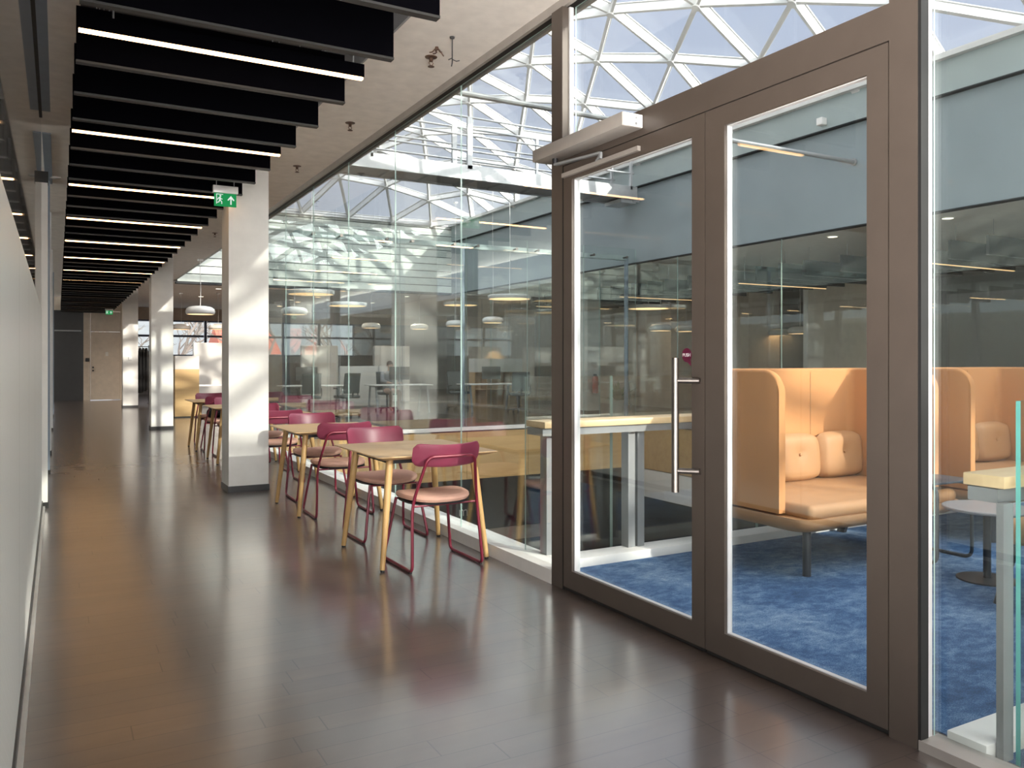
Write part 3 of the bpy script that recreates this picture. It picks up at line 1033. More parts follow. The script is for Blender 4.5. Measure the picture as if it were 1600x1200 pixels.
# ------------------------------------------------------------------ tables and chairs
def make_table():
    t = empty('cafe_table')
    hx, hy = 0.43, 0.48
    b = MB()
    def ring(x, y, z, r=0.02):
        pts = []
        for cx, cy, a0 in ((x - r, y - r, 0), (-x + r, y - r, 90), (-x + r, -y + r, 180), (x - r, -y + r, 270)):
            for q in range(5):
                a = math.radians(a0 + q * 22.5)
                pts.append((cx + r * math.cos(a), cy + r * math.sin(a), z))
        return pts
    b.loft([ring(hx - 0.06, hy - 0.06, 0.712), ring(hx - 0.004, hy - 0.004, 0.731), ring(hx, hy, 0.735), ring(hx - 0.003, hy - 0.003, 0.740)])
    b.build('tabletop', 'oak', t)
    for sx in (-1, 1):
        for sy in (-1, 1):
            l = MB()
            a, c = Vector((sx * 0.30, sy * 0.34, 0.714)), Vector((sx * 0.375, sy * 0.405, 0.012))
            l.tube([a, a.lerp(c, 0.35), c], [0.024, 0.023, 0.0165], 16)
            lg = l.build('leg', 'oakleg', t)
            MB().tube([c - Vector((0, 0, 0.012)), c + Vector((0, 0, 0.002))], 0.013, 12).build('glide', 'black', lg)
    r = MB()
    r.box(-0.30, -0.345, 0.680, 0.30, -0.335, 0.712).box(-0.30, 0.335, 0.680, 0.30, 0.345, 0.712).box(-0.305, -0.34, 0.680, -0.295, 0.34, 0.712).box(0.295, -0.34, 0.680, 0.305, 0.34, 0.712)
    r.build('underframe', 'black', t, smooth=0)
    return t


def make_chair():
    t = empty('cafe_chair')
    s = MB()
    rr = []
    for zz, k in ((0.428, 0.86), (0.436, 0.97), (0.452, 1.0), (0.466, 0.985), (0.474, 0.93), (0.477, 0.80)):
        ring = []
        for q in range(40):
            a = 2 * PI * q / 40
            ca, sa = math.cos(a), math.sin(a)
            x = math.copysign(abs(ca) ** 0.62, ca) * 0.232
            y = math.copysign(abs(sa) ** 0.66, sa) * 0.225
            if y < 0:
                x *= 1 - 0.10 * (-y / 0.225)
            zoff = 0.012 * (x / 0.23) ** 2 - 0.010 * max(0, y / 0.22) ** 2
            ring.append((x * k, y * k, zz + zoff))
        rr.append(ring)
    s.loft(rr)
    s.build('seat', 'salmon', t)
    u = MB()
    rr = []
    for zz, k in ((0.415, 0.80), (0.422, 0.93), (0.434, 0.94)):
        rr.append([(math.copysign(abs(math.cos(2 * PI * q / 32)) ** 0.62, math.cos(2 * PI * q / 32)) * 0.232 * k, math.copysign(abs(math.sin(2 * PI * q / 32)) ** 0.66, math.sin(2 * PI * q / 32)) * 0.225 * k, zz) for q in range(32)])
    u.loft(rr)
    u.build('seat_shell', 'black', t)
    b = MB()
    rings = []
    nx = 25
    for i in range(nx):
        w = -1 + 2 * i / (nx - 1)
        x = 0.235 * w
        y = -0.272 + 0.075 * w * w
        k = (1 - max(0, abs(w) - 0.86) ** 2 / 0.14 ** 2 * 0.42)
        hh = 0.074 * k
        lean = 0.018
        z0 = 0.742 + 0.012 * w * w
        tx = Vector((0.235, 0.15 * w, 0)).normalized()
        nrm = Vector((-tx.y, tx.x, 0))
        ring = []
        for q in range(16):
            a = 2 * PI * q / 16
            zz = math.copysign(abs(math.sin(a)) ** 0.7, math.sin(a)) * hh
            th = math.copysign(abs(math.cos(a)) ** 0.7, math.cos(a)) * 0.0085
            p = Vector((x, y - lean * zz / 0.066, z0 + zz)) + nrm * th
            ring.append(p)
        rings.append(ring)
    b.loft(rings)
    b.build('backrest', 'maroon', t)
    f = MB()
    r = 0.0102
    pts = [(-0.19, 0.185, 0.425), (-0.252, 0.255, 0.012), (-0.252, -0.235, 0.012), (-0.232, -0.185, 0.43), (-0.165, -0.285, 0.742),
           (0.165, -0.285, 0.742), (0.232, -0.185, 0.43), (0.252, -0.235, 0.012), (0.252, 0.255, 0.012), (0.19, 0.185, 0.425)]
    f.tube(fillet(pts, [0, 0.05, 0.05, 0.09, 0.05, 0.05, 0.09, 0.05, 0.05, 0], 6), r, 10)
    f.tube([(-0.19, 0.185, 0.418), (0.19, 0.185, 0.418)], 0.007, 8)
    f.tube([(-0.23, -0.185, 0.418), (0.23, -0.185, 0.418)], 0.007, 8)
    f.build('frame', 'redtube', t)
    for sx in (-1, 1):
        for y in (-0.2, 0.215):
            MB().rbox(sx * 0.252 - 0.009, y - 0.012, 0, sx * 0.252 + 0.009, y + 0.012, 0.012, 0.003, 2).build('glide', 'black', t)
    return t


TX, TYS = 2.19, (5.38, 7.45, 9.55, 11.55, 13.40)
tp, chp = make_table(), make_chair()
TL = ['oak table closest to the glass door frame', 'oak table beside the first white column', 'oak table just past the first white column, against the glass',
      'oak table mostly hidden behind the first white column', 'oak table at the end of the row with a black bag on its near chair']
NAMES = ['first', 'second', 'third', 'fourth', 'fifth']
fc_ = True
for i, y in enumerate(TYS):
    o = tp if i == 0 else copy_tree(tp)
    o.location = (TX, y, 0)
    tag(o, TL[i], 'table', 'oak tables along the glass')
    near = {0: 5.06, 1: 7.10, 2: 9.20, 3: 11.22, 4: 13.02}[i]
    far = {0: 6.03, 1: 8.04, 2: 10.22, 3: 12.15, 4: 14.0}[i]
    xs = {0: 2.205, 1: 2.18, 2: 2.12, 3: 2.2, 4: 2.16}[i]
    for side, yy_, rz in (('near', near, 0.0), ('opposite', far, PI)):
        c = chp if fc_ else copy_tree(chp)
        fc_ = False
        c.location = (xs if side == 'near' else {0: 2.22, 1: 2.25}.get(i, 2.2), yy_, 0)
        c.rotation_euler.z = rz + {0: 0.02, 1: -0.03, 2: 0.0, 3: 0.0, 4: -0.04}[i]
        if side == 'near':
            lab = 'maroon chair with its back to the camera at the %s table from the glass doors' % NAMES[i]
        else:
            lab = 'maroon chair facing the camera behind the %s table from the glass doors' % NAMES[i]
        tag(c, lab, 'chair', 'maroon cafe chairs')
bag = empty('handbag', (2.14, 13.03, 0.492))
tag(bag, 'black bag lying on the near chair of the last table', 'bag')
MB().rbox(-0.17, -0.09, 0, 0.17, 0.09, 0.13, 0.05, 4).build('body', 'coat', bag)
MB().tube(fillet([(-0.12, 0, 0.12), (-0.10, 0, 0.19), (0.10, 0, 0.19), (0.12, 0, 0.12)], 0.05), 0.008, 8).build('strap', 'coat', bag)

# ------------------------------------------------------------------ the bridge: kerbs, counters, balustrades
for i, (y0, y1, lab) in enumerate(((4.44, YB1, 'white kerb along the far edge of the blue carpet'), (YB0, 1.76, 'white kerb along the near edge of the blue carpet beside the door post'))):
    tag(MB().rbox(2.80 if i == 0 else 2.715, y0, 0, 11.05, y1, 0.062, 0.004, 2).build('trim_%d' % (21 + i), 'white'), lab, 'kerb', kind='structure')


def balustrade(yc, sgn, x0, post_xs, glass_y, names, cw, pw):
    """posts, counter and panes of one side; sgn points to the void"""
    t = empty('bar_counter', (x0, yc, 0))
    tag(t, names[0], 'counter')
    a, b = sorted((yc - sgn * cw[0], yc + sgn * cw[1]))
    MB().rbox(0, a - yc, 0.915, 7.6, b - yc, 0.957, 0.003, 2).build('worktop', 'oaklight', t)
    m = MB()
    m.box(-0.004, a - yc + 0.02, 0.865, 7.6, b - yc - 0.02, 0.912)
    m.build('bracket_rail', 'steelgrey', t, smooth=0)
    m = None
    for x in post_xs:
        MB().box(x - x0, -pw, 0.062 if sgn > 0 else 0.004, x - x0 + 0.058, pw, 0.87).build('post', 'steelgrey', t, smooth=0)
    xe = [x0] + [3.44 + 1.42 * q for q in range(6)] if sgn > 0 else [2.822 + 1.42 * q for q in range(6)]
    for q in range(len(xe) - 1):
        g = MB().pane(xe[q] + 0.006, glass_y - 0.008, -0.30, xe[q + 1] - 0.006, glass_y + 0.008, 1.245 if sgn > 0 else 1.215, 'y')
        o = g.build('balustrade_pane', ['glass', 'edge' if sgn > 0 else 'teal'], smooth=0)
        tag(o, names[1] % ORD[q + 1], 'balustrade', names[2])


balustrade(4.58, 1, 2.73, (2.78, 3.44, 3.52, 4.9, 6.3, 7.7, 9.1), 4.74,
           ('bleached oak bar counter on grey posts along the far edge of the blue carpet', 'glass balustrade pane behind the far bar counter, %s from the corridor glass', 'far balustrade panes'), (0.10, 0.14), 0.04)
balustrade(1.605, -1, 2.80, (2.765, 3.9, 5.3, 6.7, 8.1), 1.580,
           ('bleached oak bar counter beside the door post at the near edge of the carpet', 'teal-edged balustrade pane at the near bar counter, %s from the door post', 'near balustrade panes'), (0.15, -0.005), 0.012)


# ------------------------------------------------------------------ high-backed sofas
def make_sofa():
    """origin at the floor under the back left corner; faces -Y, 1.59 wide"""
    t = empty('high_back_sofa')
    W, D = 1.59, 0.76
    th = 0.055
    z0, z1 = 0.40, 1.292
    # shell: U in plan, wings with rounded upper front corners
    s = MB()
    path = []           # (x, y, outward normal) along the U centre line
    rc = 0.11
    path += [((0 + th / 2, -D + q * (D - rc) / 6), (-1, 0)) for q in range(7)]
    for q in range(1, 8):
        a = math.radians(180 - q * 90 / 7)
        path.append(((rc + (rc - th / 2) * math.cos(a), -rc + (rc - th / 2) * math.sin(a)), (math.cos(a), math.sin(a))))
    path += [((rc + q * (W - 2 * rc) / 6, -th / 2), (0, 1)) for q in range(1, 7)]
    for q in range(1, 8):
        a = math.radians(90 - q * 90 / 7)
        path.append(((W - rc + (rc - th / 2) * math.cos(a), -rc + (rc - th / 2) * math.sin(a)), (math.cos(a), math.sin(a))))
    path += [((W - th / 2, -rc - q * (D - rc) / 6), (1, 0)) for q in range(1, 7)]
    # refine wing ends for the rounded corner
    rings = []
    R = 0.13
    dense = []
    for (p, n) in path:
        dense.append((p, n))
    ends = [((th / 2, -D + R * (1 - math.cos(a))), (-1, 0), R * math.sin(a)) for a in [q * PI / 2 / 8 for q in range(9)]]
    full = [(p, n, None) for p, n in [(q[0], q[1]) for q in dense if q[0][1] > -D + R + 0.01 or 0.2 < q[0][0] < W - 0.2]]
    lead = [(p, n, h) for p, n, h in ends]
    tail = [((W - p[0], p[1]), (1, 0), h) for p, n, h in reversed(ends)]
    for p, n, h in lead + full + tail:
        top = z1 if h is None else z1 - R + h
        n = Vector((n[0], n[1], 0))
        c = Vector((p[0], p[1], 0))
        ring = []
        hw = th / 2
        prof = [(-hw, z0), (hw, z0), (hw, top - 0.02), (hw * 0.7, top - 0.006), (0, top), (-hw * 0.7, top - 0.006), (-hw, top - 0.02)]
        for o, zz in prof:
            ring.append(c + n * o + Vector((0, 0, zz)))
        rings.append(ring)
    s.loft(rings)
    s.build('shell', 'felt', t, smooth=50)
    m = MB()
    m.box(0.5, -th - 0.003, 0.6, 0.504, -th + 0.004, z1 - 0.03).box(1.09, -th - 0.003, 0.6, 1.094, -th + 0.004, z1 - 0.03)
    m.build('seam', 'leather', t, smooth=0)
    # hull-like base
    b = MB()
    rings = []
    for zz, k in ((0.270, 0.30), (0.278, 0.16), (0.296, 0.07), (0.322, 0.02), (0.355, 0.0), (0.385, 0.004)):
        x0, x1, y0, y1 = k * 0.8, W - k * 0.8, -D - 0.20 + k, -k * 0.9
        r = 0.10
        ring = []
        for cx, cy, a0 in ((x1 - r, y1 - r, 0), (x0 + r, y1 - r, 90), (x0 + r, y0 + r, 180), (x1 - r, y0 + r, 270)):
            for q in range(7):
                a = math.radians(a0 + q * 15)
                ring.append((cx + r * math.cos(a), cy + r * math.sin(a), zz))
        rings.append(ring)
    b.loft(rings)
    b.build('base', 'leather', t, smooth=50)
    c = MB().rbox(th + 0.01, -D - 0.19, 0.375, W - th - 0.01, -th - 0.01, 0.468, 0.042, 5)
    c.build('seat_cushion', 'leather', t, smooth=60)

    def pad(w, h, d):
        """upright cushion in the XZ plane, front towards -Y, with a tufted button"""
        m = MB()
        rings = []
        n = 14
        vs, fs = [], []
        for iy, side in ((0, -1), (1, 1)):
            for i in range(n + 1):
                for j in range(n + 1):
                    u, v = -1 + 2 * i / n, -1 + 2 * j / n
                    # squircle map
                    x = u * math.sqrt(max(0, 1 - 0.22 * v * v * abs(v)))
                    z = v * math.sqrt(max(0, 1 - 0.22 * u * u * abs(u)))
                    fall = (1 - abs(u) ** 6) * (1 - abs(v) ** 6)
                    y = side * d / 2 * (fall ** 0.4)
                    if side < 0:
                        y += 0.018 * math.exp(-((u * w / 2) ** 2 + (v * h / 2 - 0.03) ** 2) / 0.0018)
                    vs.append((x * w / 2, y, h / 2 + z * h / 2))
        k = (n + 1) ** 2
        for side in (0, 1):
            for i in range(n):
                for j in range(n):
                    a = side * k + i * (n + 1) + j
                    fs.append((a, a + 1, a + n + 2, a + n + 1))
        m.add(vs, fs)
        return m
    bw = 0.525
    for x in (th + 0.045 + 0.245, th + 0.045 + 0.245 + 0.49, W - th - 0.225):
        o = pad(bw - 0.04, 0.355, 0.15).build('back_cushion', 'leather', t, (x, -th - 0.085, 0.458), smooth=80)
        o.rotation_euler.x = -0.08
        MB().lathe([(0.012, -0.066), (0.010, -0.072), (0.002, -0.074)], 12, (0, 0, 0.20), axis='y').build('button', 'leather', o)
    # legs: round posts in front, blades behind
    for x in (0.20, W - 0.20):
        MB().tube([(x, -D - 0.04, 0), (x, -D - 0.04, 0.30), (x, -D - 0.035, 0.345)], [0.026, 0.026, 0.02], 14).build('leg', 'sofaleg', t)
    for x, sx in ((0.085, -1), (W - 0.085, 1)):
        m = MB()
        m.prism([(-0.34, 0.345), (-0.06, 0.345), (-0.03, 0.22), (0.03, 0.0), (-0.035, 0.0), (-0.10, 0.18), (-0.16, 0.27)], 'x', x - 0.016, x + 0.016)
        m.build('leg', 'sofaleg', t)
    return t


so = make_sofa()
so.location = (3.90, 4.38, 0.004)
tag(so, 'tan high-backed two-seat sofa behind the narrower door leaf', 'sofa', 'tan high-backed sofas')
s2 = copy_tree(so)
s2.location = (5.87, 4.38, 0.004)
tag(s2, 'tan high-backed sofa behind the near bar counter, past the first sofa', 'sofa', 'tan high-backed sofas')

# low tables in front of the sofas
t = empty('side_table', (5.24, 3.34, 0.004))
tag(t, 'dark tube side table reaching over the seat edge of the first sofa', 'table')
for sx in (-1, 1):
    x = sx * 0.19
    MB().tube(fillet([(x, 0.46, 0.012), (x, 0, 0.012), (x, 0, 0.515), (x, 0.44, 0.515)], 0.06, 6), 0.0115, 10).build('leg_frame', 'sofaleg', t)
MB().rbox(-0.23, 0.0, 0.527, 0.23, 0.45, 0.542, 0.006, 2).build('tabletop', 'slate', t)
t = empty('round_table', (5.0, 2.98, 0.004))
tag(t, 'round grey low table on the carpet behind the near bar counter', 'table')
MB().lathe([(0.24, 0.43), (0.25, 0.437), (0.25, 0.446), (0.245, 0.45)], 36).build('tabletop', 'greytop', t)
MB().tube([(0, 0, 0.01), (0, 0, 0.435)], 0.022, 14).lathe([(0.17, 0), (0.17, 0.008), (0.03, 0.014)], 30).build('pedestal', 'sofaleg', t)
t = empty('lounge_stool', (4.79, 2.42, 0.004))
tag(t, 'low tan stool on charcoal legs behind the near grey post', 'stool')
MB().rbox(-0.25, -0.25, 0.34, 0.25, 0.25, 0.47, 0.05, 4).build('seat', 'leather', t)
for sx in (-1, 1):
    for sy in (-1, 1):
        MB().tube([(sx * 0.24, sy * 0.24, 0), (sx * 0.17, sy * 0.17, 0.35)], [0.016, 0.028], 12).build('leg', 'sofaleg', t)

# ------------------------------------------------------------------ far side of the void
wd = MB()
for k in range(6):
    x = 2.84 + k * 1.37
    wd.box(x + 0.004, YV - 0.045, -0.95, x + 1.366, YV - 0.001, -0.03)
tag(wd.build('trim_23', 'oakpanel', smooth=0), 'oak cladding of the slab edge across the void', 'cladding', kind='structure')
wd = MB()
for k in range(7):
    y = YB1 + 0.1 + k * 1.37
    wd.box(11.005, y + 0.004, -0.95, 11.049, y + 1.366, -0.03, 0)
wd.box(11.0, YB1, -1.55, 11.05, YV, -0.97, 1)
tag(wd.build('trim_24', ['oakpanel', 'white'], smooth=0), 'oak cladding and white band along the slab edge under the far glass', 'cladding', kind='structure')
wd = MB()
wd.box(2.82, YV - 0.06, 0, 11.05, YV + 0.1, 0.06)
wd.box(10.98, YB1, 0, 11.16, YV - 0.06, 0.06)
tag(wd.build('trim_25', 'white', smooth=0), 'white kerb around the far edges of the void', 'kerb', kind='structure')
xs = [2.84 + 1.377 * q for q in range(7)]
for i in range(6):
    g = MB().pane(xs[i] + 0.005, YV + 0.03, 0.06, xs[i + 1] - 0.005, YV + 0.045, 3.80, 'y')
    tag(g.build('window_%d' % (60 + i), ['glass', 'edge'], smooth=0), 'tall glass screen pane across the void, %s from the corridor glass' % ORD[i + 1], 'window', kind='structure')
gs = empty('screen_support', (0, YV + 0.14, 0))
tag(gs, 'steel posts and head rail with point fixings holding the tall glass screen', 'support', kind='structure')
for x in (2.95, 6.96, 10.95):
    MB().tube([(x, 0.04, 0), (x, 0.04, 3.62)], 0.045, 14).build('post', 'bluegrey', gs)
MB().box(2.84, -0.0, 3.56, 11.0, 0.08, 3.66).build('head_rail', 'greywall2', gs, smooth=0)
for i in range(6):
    for dx in (0.25, 1.12):
        x = xs[i] + dx
        MB().lathe([(0.028, -0.135), (0.03, -0.125), (0.018, -0.12), (0.018, 0.0)], 12, (x, 0, 3.61), axis='y').build('point_fixing', 'steel', gs)
yy0 = 4.75
i = 0
while yy0 < YF - 0.5:
    y1 = min(yy0 + 2.76 / 2 * (2 if yy0 < 13 else 2), YF)
    g = MB().pane(11.12, yy0 + 0.005, 0.06, 11.135, y1 - 0.005, CZ, 'x')
    tag(g.build('window_%d' % (70 + i), ['glass', 'edge'], smooth=0), 'full-height pane on the far long side of the atrium, %s from the carpet' % ORD[i + 1], 'window', kind='structure')
    yy0 = y1
    i += 1
for a, b in ((1.9, 4.74), (-1.0, 1.89)):
    g = MB().pane(11.12, a, 0.0, 11.135, b, CZ, 'x')
    tag(g.build('window_%d' % (70 + i), ['glass', 'edge'], smooth=0), 'full-height pane at the far end of the blue carpet, %s from the void' % ('first' if a > 0 else 'second'), 'window', kind='structure')
    i += 1

# gantry, tie rod and sensor under the roof
g = empty('maintenance_gantry', (0, 14.55, 4.85))
tag(g, 'aluminium maintenance gantry with handrails spanning the atrium below the glass roof', 'gantry')
m = MB()
for y in (-0.35, 0.35):
    m.box(2.9, y - 0.03, 0, 10.98, y + 0.03, 0.27)
m.build('side_beam', 'alu', g, smooth=0)
m = MB().box(2.9, -0.32, 0.03, 10.9, 0.32, 0.06)
for q in range(11):
    m.box(3.0 + q * 0.78, -0.32, -0.01, 3.06 + q * 0.78, 0.32, 0.03)
m.build('deck', 'aludark', g, smooth=0)
for y in (-0.35, 0.35):
    m = MB()
    for zz in (0.55, 0.85, 1.2):
        m.tube([(2.95, y, zz), (10.9, y, zz)], 0.021, 8)
    m.build('handrail', 'alu', g)
    for q in range(5):
        x = 3.0 + q * 1.95
        MB().box(x, y - 0.03, 0.2, x + (0.10 if q == 2 else 0.05), y + 0.03, 1.21).build('baluster', 'alu', g, smooth=0)
m = MB().box(10.6, -0.3, -0.08, 11.0, 0.3, 0.0).tube([(10.9, -0.3, -0.02), (11.08, -0.3, -0.02)], 0.03, 8).tube([(10.9, 0.3, -0.02), (11.08, 0.3, -0.02)], 0.03, 8)
m.build('carriage', 'alu', g)
m = MB().tube([(2.84, 8.75, 4.52), (11.08, 8.75, 4.52)], 0.035, 10).lathe([(0.06, 11.07), (0.06, 11.10)], 12, (0, 8.75, 4.52), axis='x')
tag(m.build('tie_rod', 'steelgrey'), 'round grey tie rod crossing the atrium to the stepped fascia', 'rod')
m = MB().rbox(-0.12, -0.06, -0.05, 0, 0.06, 0.07, 0.01)
tag(m.build('sensor_box', 'lampwhite', loc=(11.0, 9.25, 5.26)), 'small white sensor box on the upper step of the grey fascia', 'sensor')


# ------------------------------------------------------------------ pendant lamps
def make_dome_lamp(cab):
    t = empty('pendant_lamp')
    MB().lathe([(0.02, 0.20), (0.12, 0.197), (0.22, 0.18), (0.28, 0.14), (0.30, 0.09), (0.295, 0.05), (0.27, 0.02), (0.262, 0.02), (0.285, 0.06), (0.27, 0.12), (0.2, 0.165), (0.02, 0.18)], 36).build('shade', 'lampwhite', t, smooth=60)
    MB().lathe([(0.001, 0.035), (0.27, 0.035), (0.27, 0.03), (0.001, 0.03)], 30).build('diffuser', 'lampglow', t)
    MB().tube([(0, 0, 0.19), (0.01, 0, 0.19 + cab * 0.3), (-0.005, 0, 0.19 + cab * 0.65), (0, 0, cab)], 0.006, 6).build('cable', 'lampwhite', t)
    MB().lathe([(0.06, cab), (0.06, cab - 0.035), (0.02, cab - 0.04)], 16).build('canopy', 'lampwhite', t)
    return t


def make_disc_lamp(cab):
    t = empty('pendant_lamp')
    MB().lathe([(0.02, 0.10), (0.56, 0.10), (0.575, 0.085), (0.575, 0.02), (0.56, 0.0), (0.545, 0.0), (0.545, 0.07), (0.02, 0.07)], 48).build('shade', 'lampwhite', t, smooth=40)
    MB().lathe([(0.001, 0.02), (0.545, 0.02), (0.545, 0.015), (0.001, 0.015)], 40).build('diffuser', 'lampglow', t)
    MB().tube([(0, 0, 0.1), (0.02, 0, 0.1 + cab * 0.4), (0, 0, cab)], 0.008, 6).build('cable', 'lampwhite', t)
    MB().lathe([(0.07, cab), (0.07, cab - 0.03), (0.02, cab - 0.04)], 16).build('canopy', 'lampwhite', t)
    return t


ct, st_ = math.cos(YAW), math.sin(YAW)


def office_spot(u, y):
    """X of the point at depth y seen at photo column u"""
    q = (u - 90) * ct / F_PX
    d = ct * y / (1 - st_ * q)
    return q * d, d


def at_depth(u, d):
    x = (u - 90) * ct / F_PX * d
    return x, (d - x * st_) / ct


def hang(u, d, zz, maker, lab, cat_lab, group):
    x, y = at_depth(u, d)
    inside = 2.9 < x < 10.9 and y < YF - 0.3
    top = (roof_pt(x, y).z + 0.05) if inside else CZ
    o = maker(top - zz)
    o.location = (x, y, zz)
    tag(o, cat_lab + ' ' + lab, 'lamp', group)


for u, d, zz, lab in ((313, 17.4, 2.32, 'over the oak cabinet, lowest of the three by the first column'), (283, 26.0, 2.33, 'just right of the second column'), (341, 26.0, 2.33, 'at the edge of the first column'),
                      (460, 18.7, 2.39, 'above the pale screens, first right of the first column'), (580, 26.0, 2.37, 'between the disc lamps and the reflected column'), (712, 24.4, 2.37, 'beside the blue grey screen post'),
                      (770, 22.8, 2.39, 'above the white shelf unit'), (655, 26.8, 2.37, 'left of the blue grey screen post'),
                      (1032, 21.5, 2.12, 'right of the white column beyond the far glass'), (1072, 22.0, 2.12, 'beside the door handle seen beyond the far glass'),
                      (1219, 21.0, 1.98, 'first above the sofa back beyond the far glass'), (1250, 19.6, 1.98, 'second above the sofa back beyond the far glass')):
    hang(u, d, zz, make_dome_lamp, lab, 'white domed pendant lamp', 'white domed pendants')
for u, d, zz, lab in ((486, 20.2, 2.99, 'largest, right of the first column'), (543, 24.5, 2.99, 'second from the first column'), (720, 26.8, 3.17, 'behind the blue grey screen post'), (796, 21.6, 2.98, 'above the white shelf unit'),
                      (1013, 22.5, 2.78, 'right of the white column beyond the far glass'), (1410, 15.6, 2.35, 'behind the right door post beyond the far glass')):
    hang(u, d, zz, make_disc_lamp, lab, 'flat white disc pendant lamp', 'flat disc pendants')
DL = [(11.75, 7.6), (11.75, 9.7), (11.75, 5.6)] + [(x, y) for y in (25.6, 29.0) for x in (4.2, 7.2, 10.2, 13.2)]
for i, (x, y) in enumerate(DL):
    m = empty('downlight', (x, y, CZ))
    if i < 3:
        tag(m, 'round recessed downlight in the ceiling beyond the far glass, %s from the void corner' % ('middle one' if i == 0 else 'farther one' if i == 1 else 'nearer one'), 'light', 'recessed downlights')
    else:
        tag(m, 'recessed office downlight, %s from the corridor, %s row behind the slatted fascia' % (ORD[(i - 3) % 4 + 1], 'front' if i < 7 else 'back'), 'light', 'office downlights')
    MB().lathe([(0.10, 0.0), (0.10, -0.008), (0.08, -0.01)], 20).build('ring', 'lampwhite', m)
    MB().lathe([(0.001, -0.011), (0.08, -0.011), (0.08, -0.009), (0.001, -0.009)], 20).build('lens', 'downglow', m)
    sl = bpy.data.lights.new('downlight_lamp', 'SPOT')
    sl.energy = 260 if i < 3 else 420
    sl.color = (1.0, 0.86, 0.70)
    sl.spot_size = 2.6
    sl.spot_blend = 0.8
    sl.shadow_soft_size = 0.07
    so_ = bpy.data.objects.new('downlight_lamp', sl)
    COL.objects.link(so_)
    so_.parent = m
    so_.location = (0, 0, -0.03)


# ------------------------------------------------------------------ office furniture
def make_desk():
    t = empty('office_desk')
    MB().rbox(-0.8, -0.4, 0.715, 0.8, 0.4, 0.74, 0.004, 2).build('desktop', 'desk', t)
    for x in (-0.7, 0.7):
        MB().bar((x, -0.36, 0), (x, -0.22, 0.715), 0.05, 0.03, (0, 1, 0)).bar((x, 0.36, 0), (x, 0.22, 0.715), 0.05, 0.03, (0, 1, 0)).bar((x, -0.25, 0.70), (x, 0.25, 0.70), 0.05, 0.03).build('trestle', 'steelgrey', t, smooth=0)
    return t


def make_office_chair():
    t = empty('office_chair')
    MB().rbox(-0.24, -0.24, 0.44, 0.24, 0.24, 0.51, 0.03, 3).build('seat', 'office', t)
    MB().rbox(-0.23, 0.20, 0.56, 0.23, 0.25, 1.06, 0.024, 3, warp=lambda x, y, z: (x, y + 0.25 * (z - 0.56) ** 2 - 0.6 * x * x, z)).build('backrest', 'office', t)
    MB().tube([(0, 0.22, 0.45), (0, 0.27, 0.62)], 0.02, 8).build('back_bracket', 'black', t)
    MB().tube([(0, 0, 0.08), (0, 0, 0.45)], 0.028, 10).build('gas_lift', 'black', t)
    b = MB()
    for q in range(5):
        a = q * 2 * PI / 5
        b.bar((0, 0, 0.10), (0.30 * math.cos(a), 0.30 * math.sin(a), 0.07), 0.035, 0.025)
    b.build('base', 'black', t, smooth=0)
    for q in range(5):
        a = q * 2 * PI / 5
        MB().lathe([(0.03, -0.02), (0.03, 0.02)], 10, (0.30 * math.cos(a), 0.30 * math.sin(a), 0.03), axis='x').build('caster', 'black', t)
    for sx in (-1, 1):
        MB().tube(fillet([(sx * 0.24, 0.05, 0.46), (sx * 0.29, 0.05, 0.5), (sx * 0.29, 0.05, 0.68), (sx * 0.29, -0.14, 0.68)], 0.04), 0.016, 8).build('armrest', 'black', t)
    return t


def make_monitor():
    t = empty('monitor')
    MB().rbox(-0.28, -0.012, 0.12, 0.28, 0.018, 0.46, 0.006, 2).build('screen', 'black', t)
    MB().tube([(0, 0.02, 0.01), (0, 0.03, 0.25)], 0.018, 8).lathe([(0.11, 0), (0.11, 0.008), (0.02, 0.012)], 20, (0, 0.01, 0)).build('stand', 'steelgrey', t)
    return t


DESKS = [(3.55, 22.1, 'behind the oak cabinet, left of the glass'), (5.6, 20.4, 'first across the void'), (7.75, 20.0, 'where the person sits'), (10.2, 19.6, 'beside the blue grey screen post'), (13.9, 19.5, 'behind the white column with the extinguisher')]
dp, cp_, mp_ = make_desk(), make_office_chair(), make_monitor()
for i, (x, y, lab) in enumerate(DESKS):
    o = dp if i == 0 else copy_tree(dp)
    o.location = (x, y, 0)
    tag(o, 'white office desk ' + lab, 'desk', 'white office desks')
CH = [(4.25, 21.3, PI + .4, 'dark office chair in front of the desk behind the oak cabinet'), (5.3, 19.6, PI, 'dark office chair at the first desk across the void'), (6.2, 19.5, PI + .3, 'dark office chair turned beside the first desk across the void'),
      (10.6, 18.7, PI - .3, 'dark office chair before the desk by the blue grey screen post'), (9.7, 20.5, 0.1, 'dark office chair behind the desk by the blue grey screen post'), (7.78, 20.95, 0.0, 'office chair the seated person uses')]
for i, (x, y, rz, lab) in enumerate(CH):
    o = cp_ if i == 0 else copy_tree(cp_)
    o.location = (x, y, 0)
    o.rotation_euler.z = rz
    tag(o, lab, 'chair', 'dark office chairs')
MO = [(4.15, 22.3, 'black monitor on the desk behind the oak cabinet'), (5.5, 20.6, 'black monitor on the first desk across the void'), (7.8, 20.1, 'monitor in front of the seated person'), (10.3, 19.7, 'black monitor on the desk by the blue grey screen post')]
for i, (x, y, lab) in enumerate(MO):
    o = mp_ if i == 0 else copy_tree(mp_)
    o.location = (x, y, 0.74)
    o.rotation_euler.z = PI if i == 2 else 0
    tag(o, lab, 'monitor', 'office monitors')

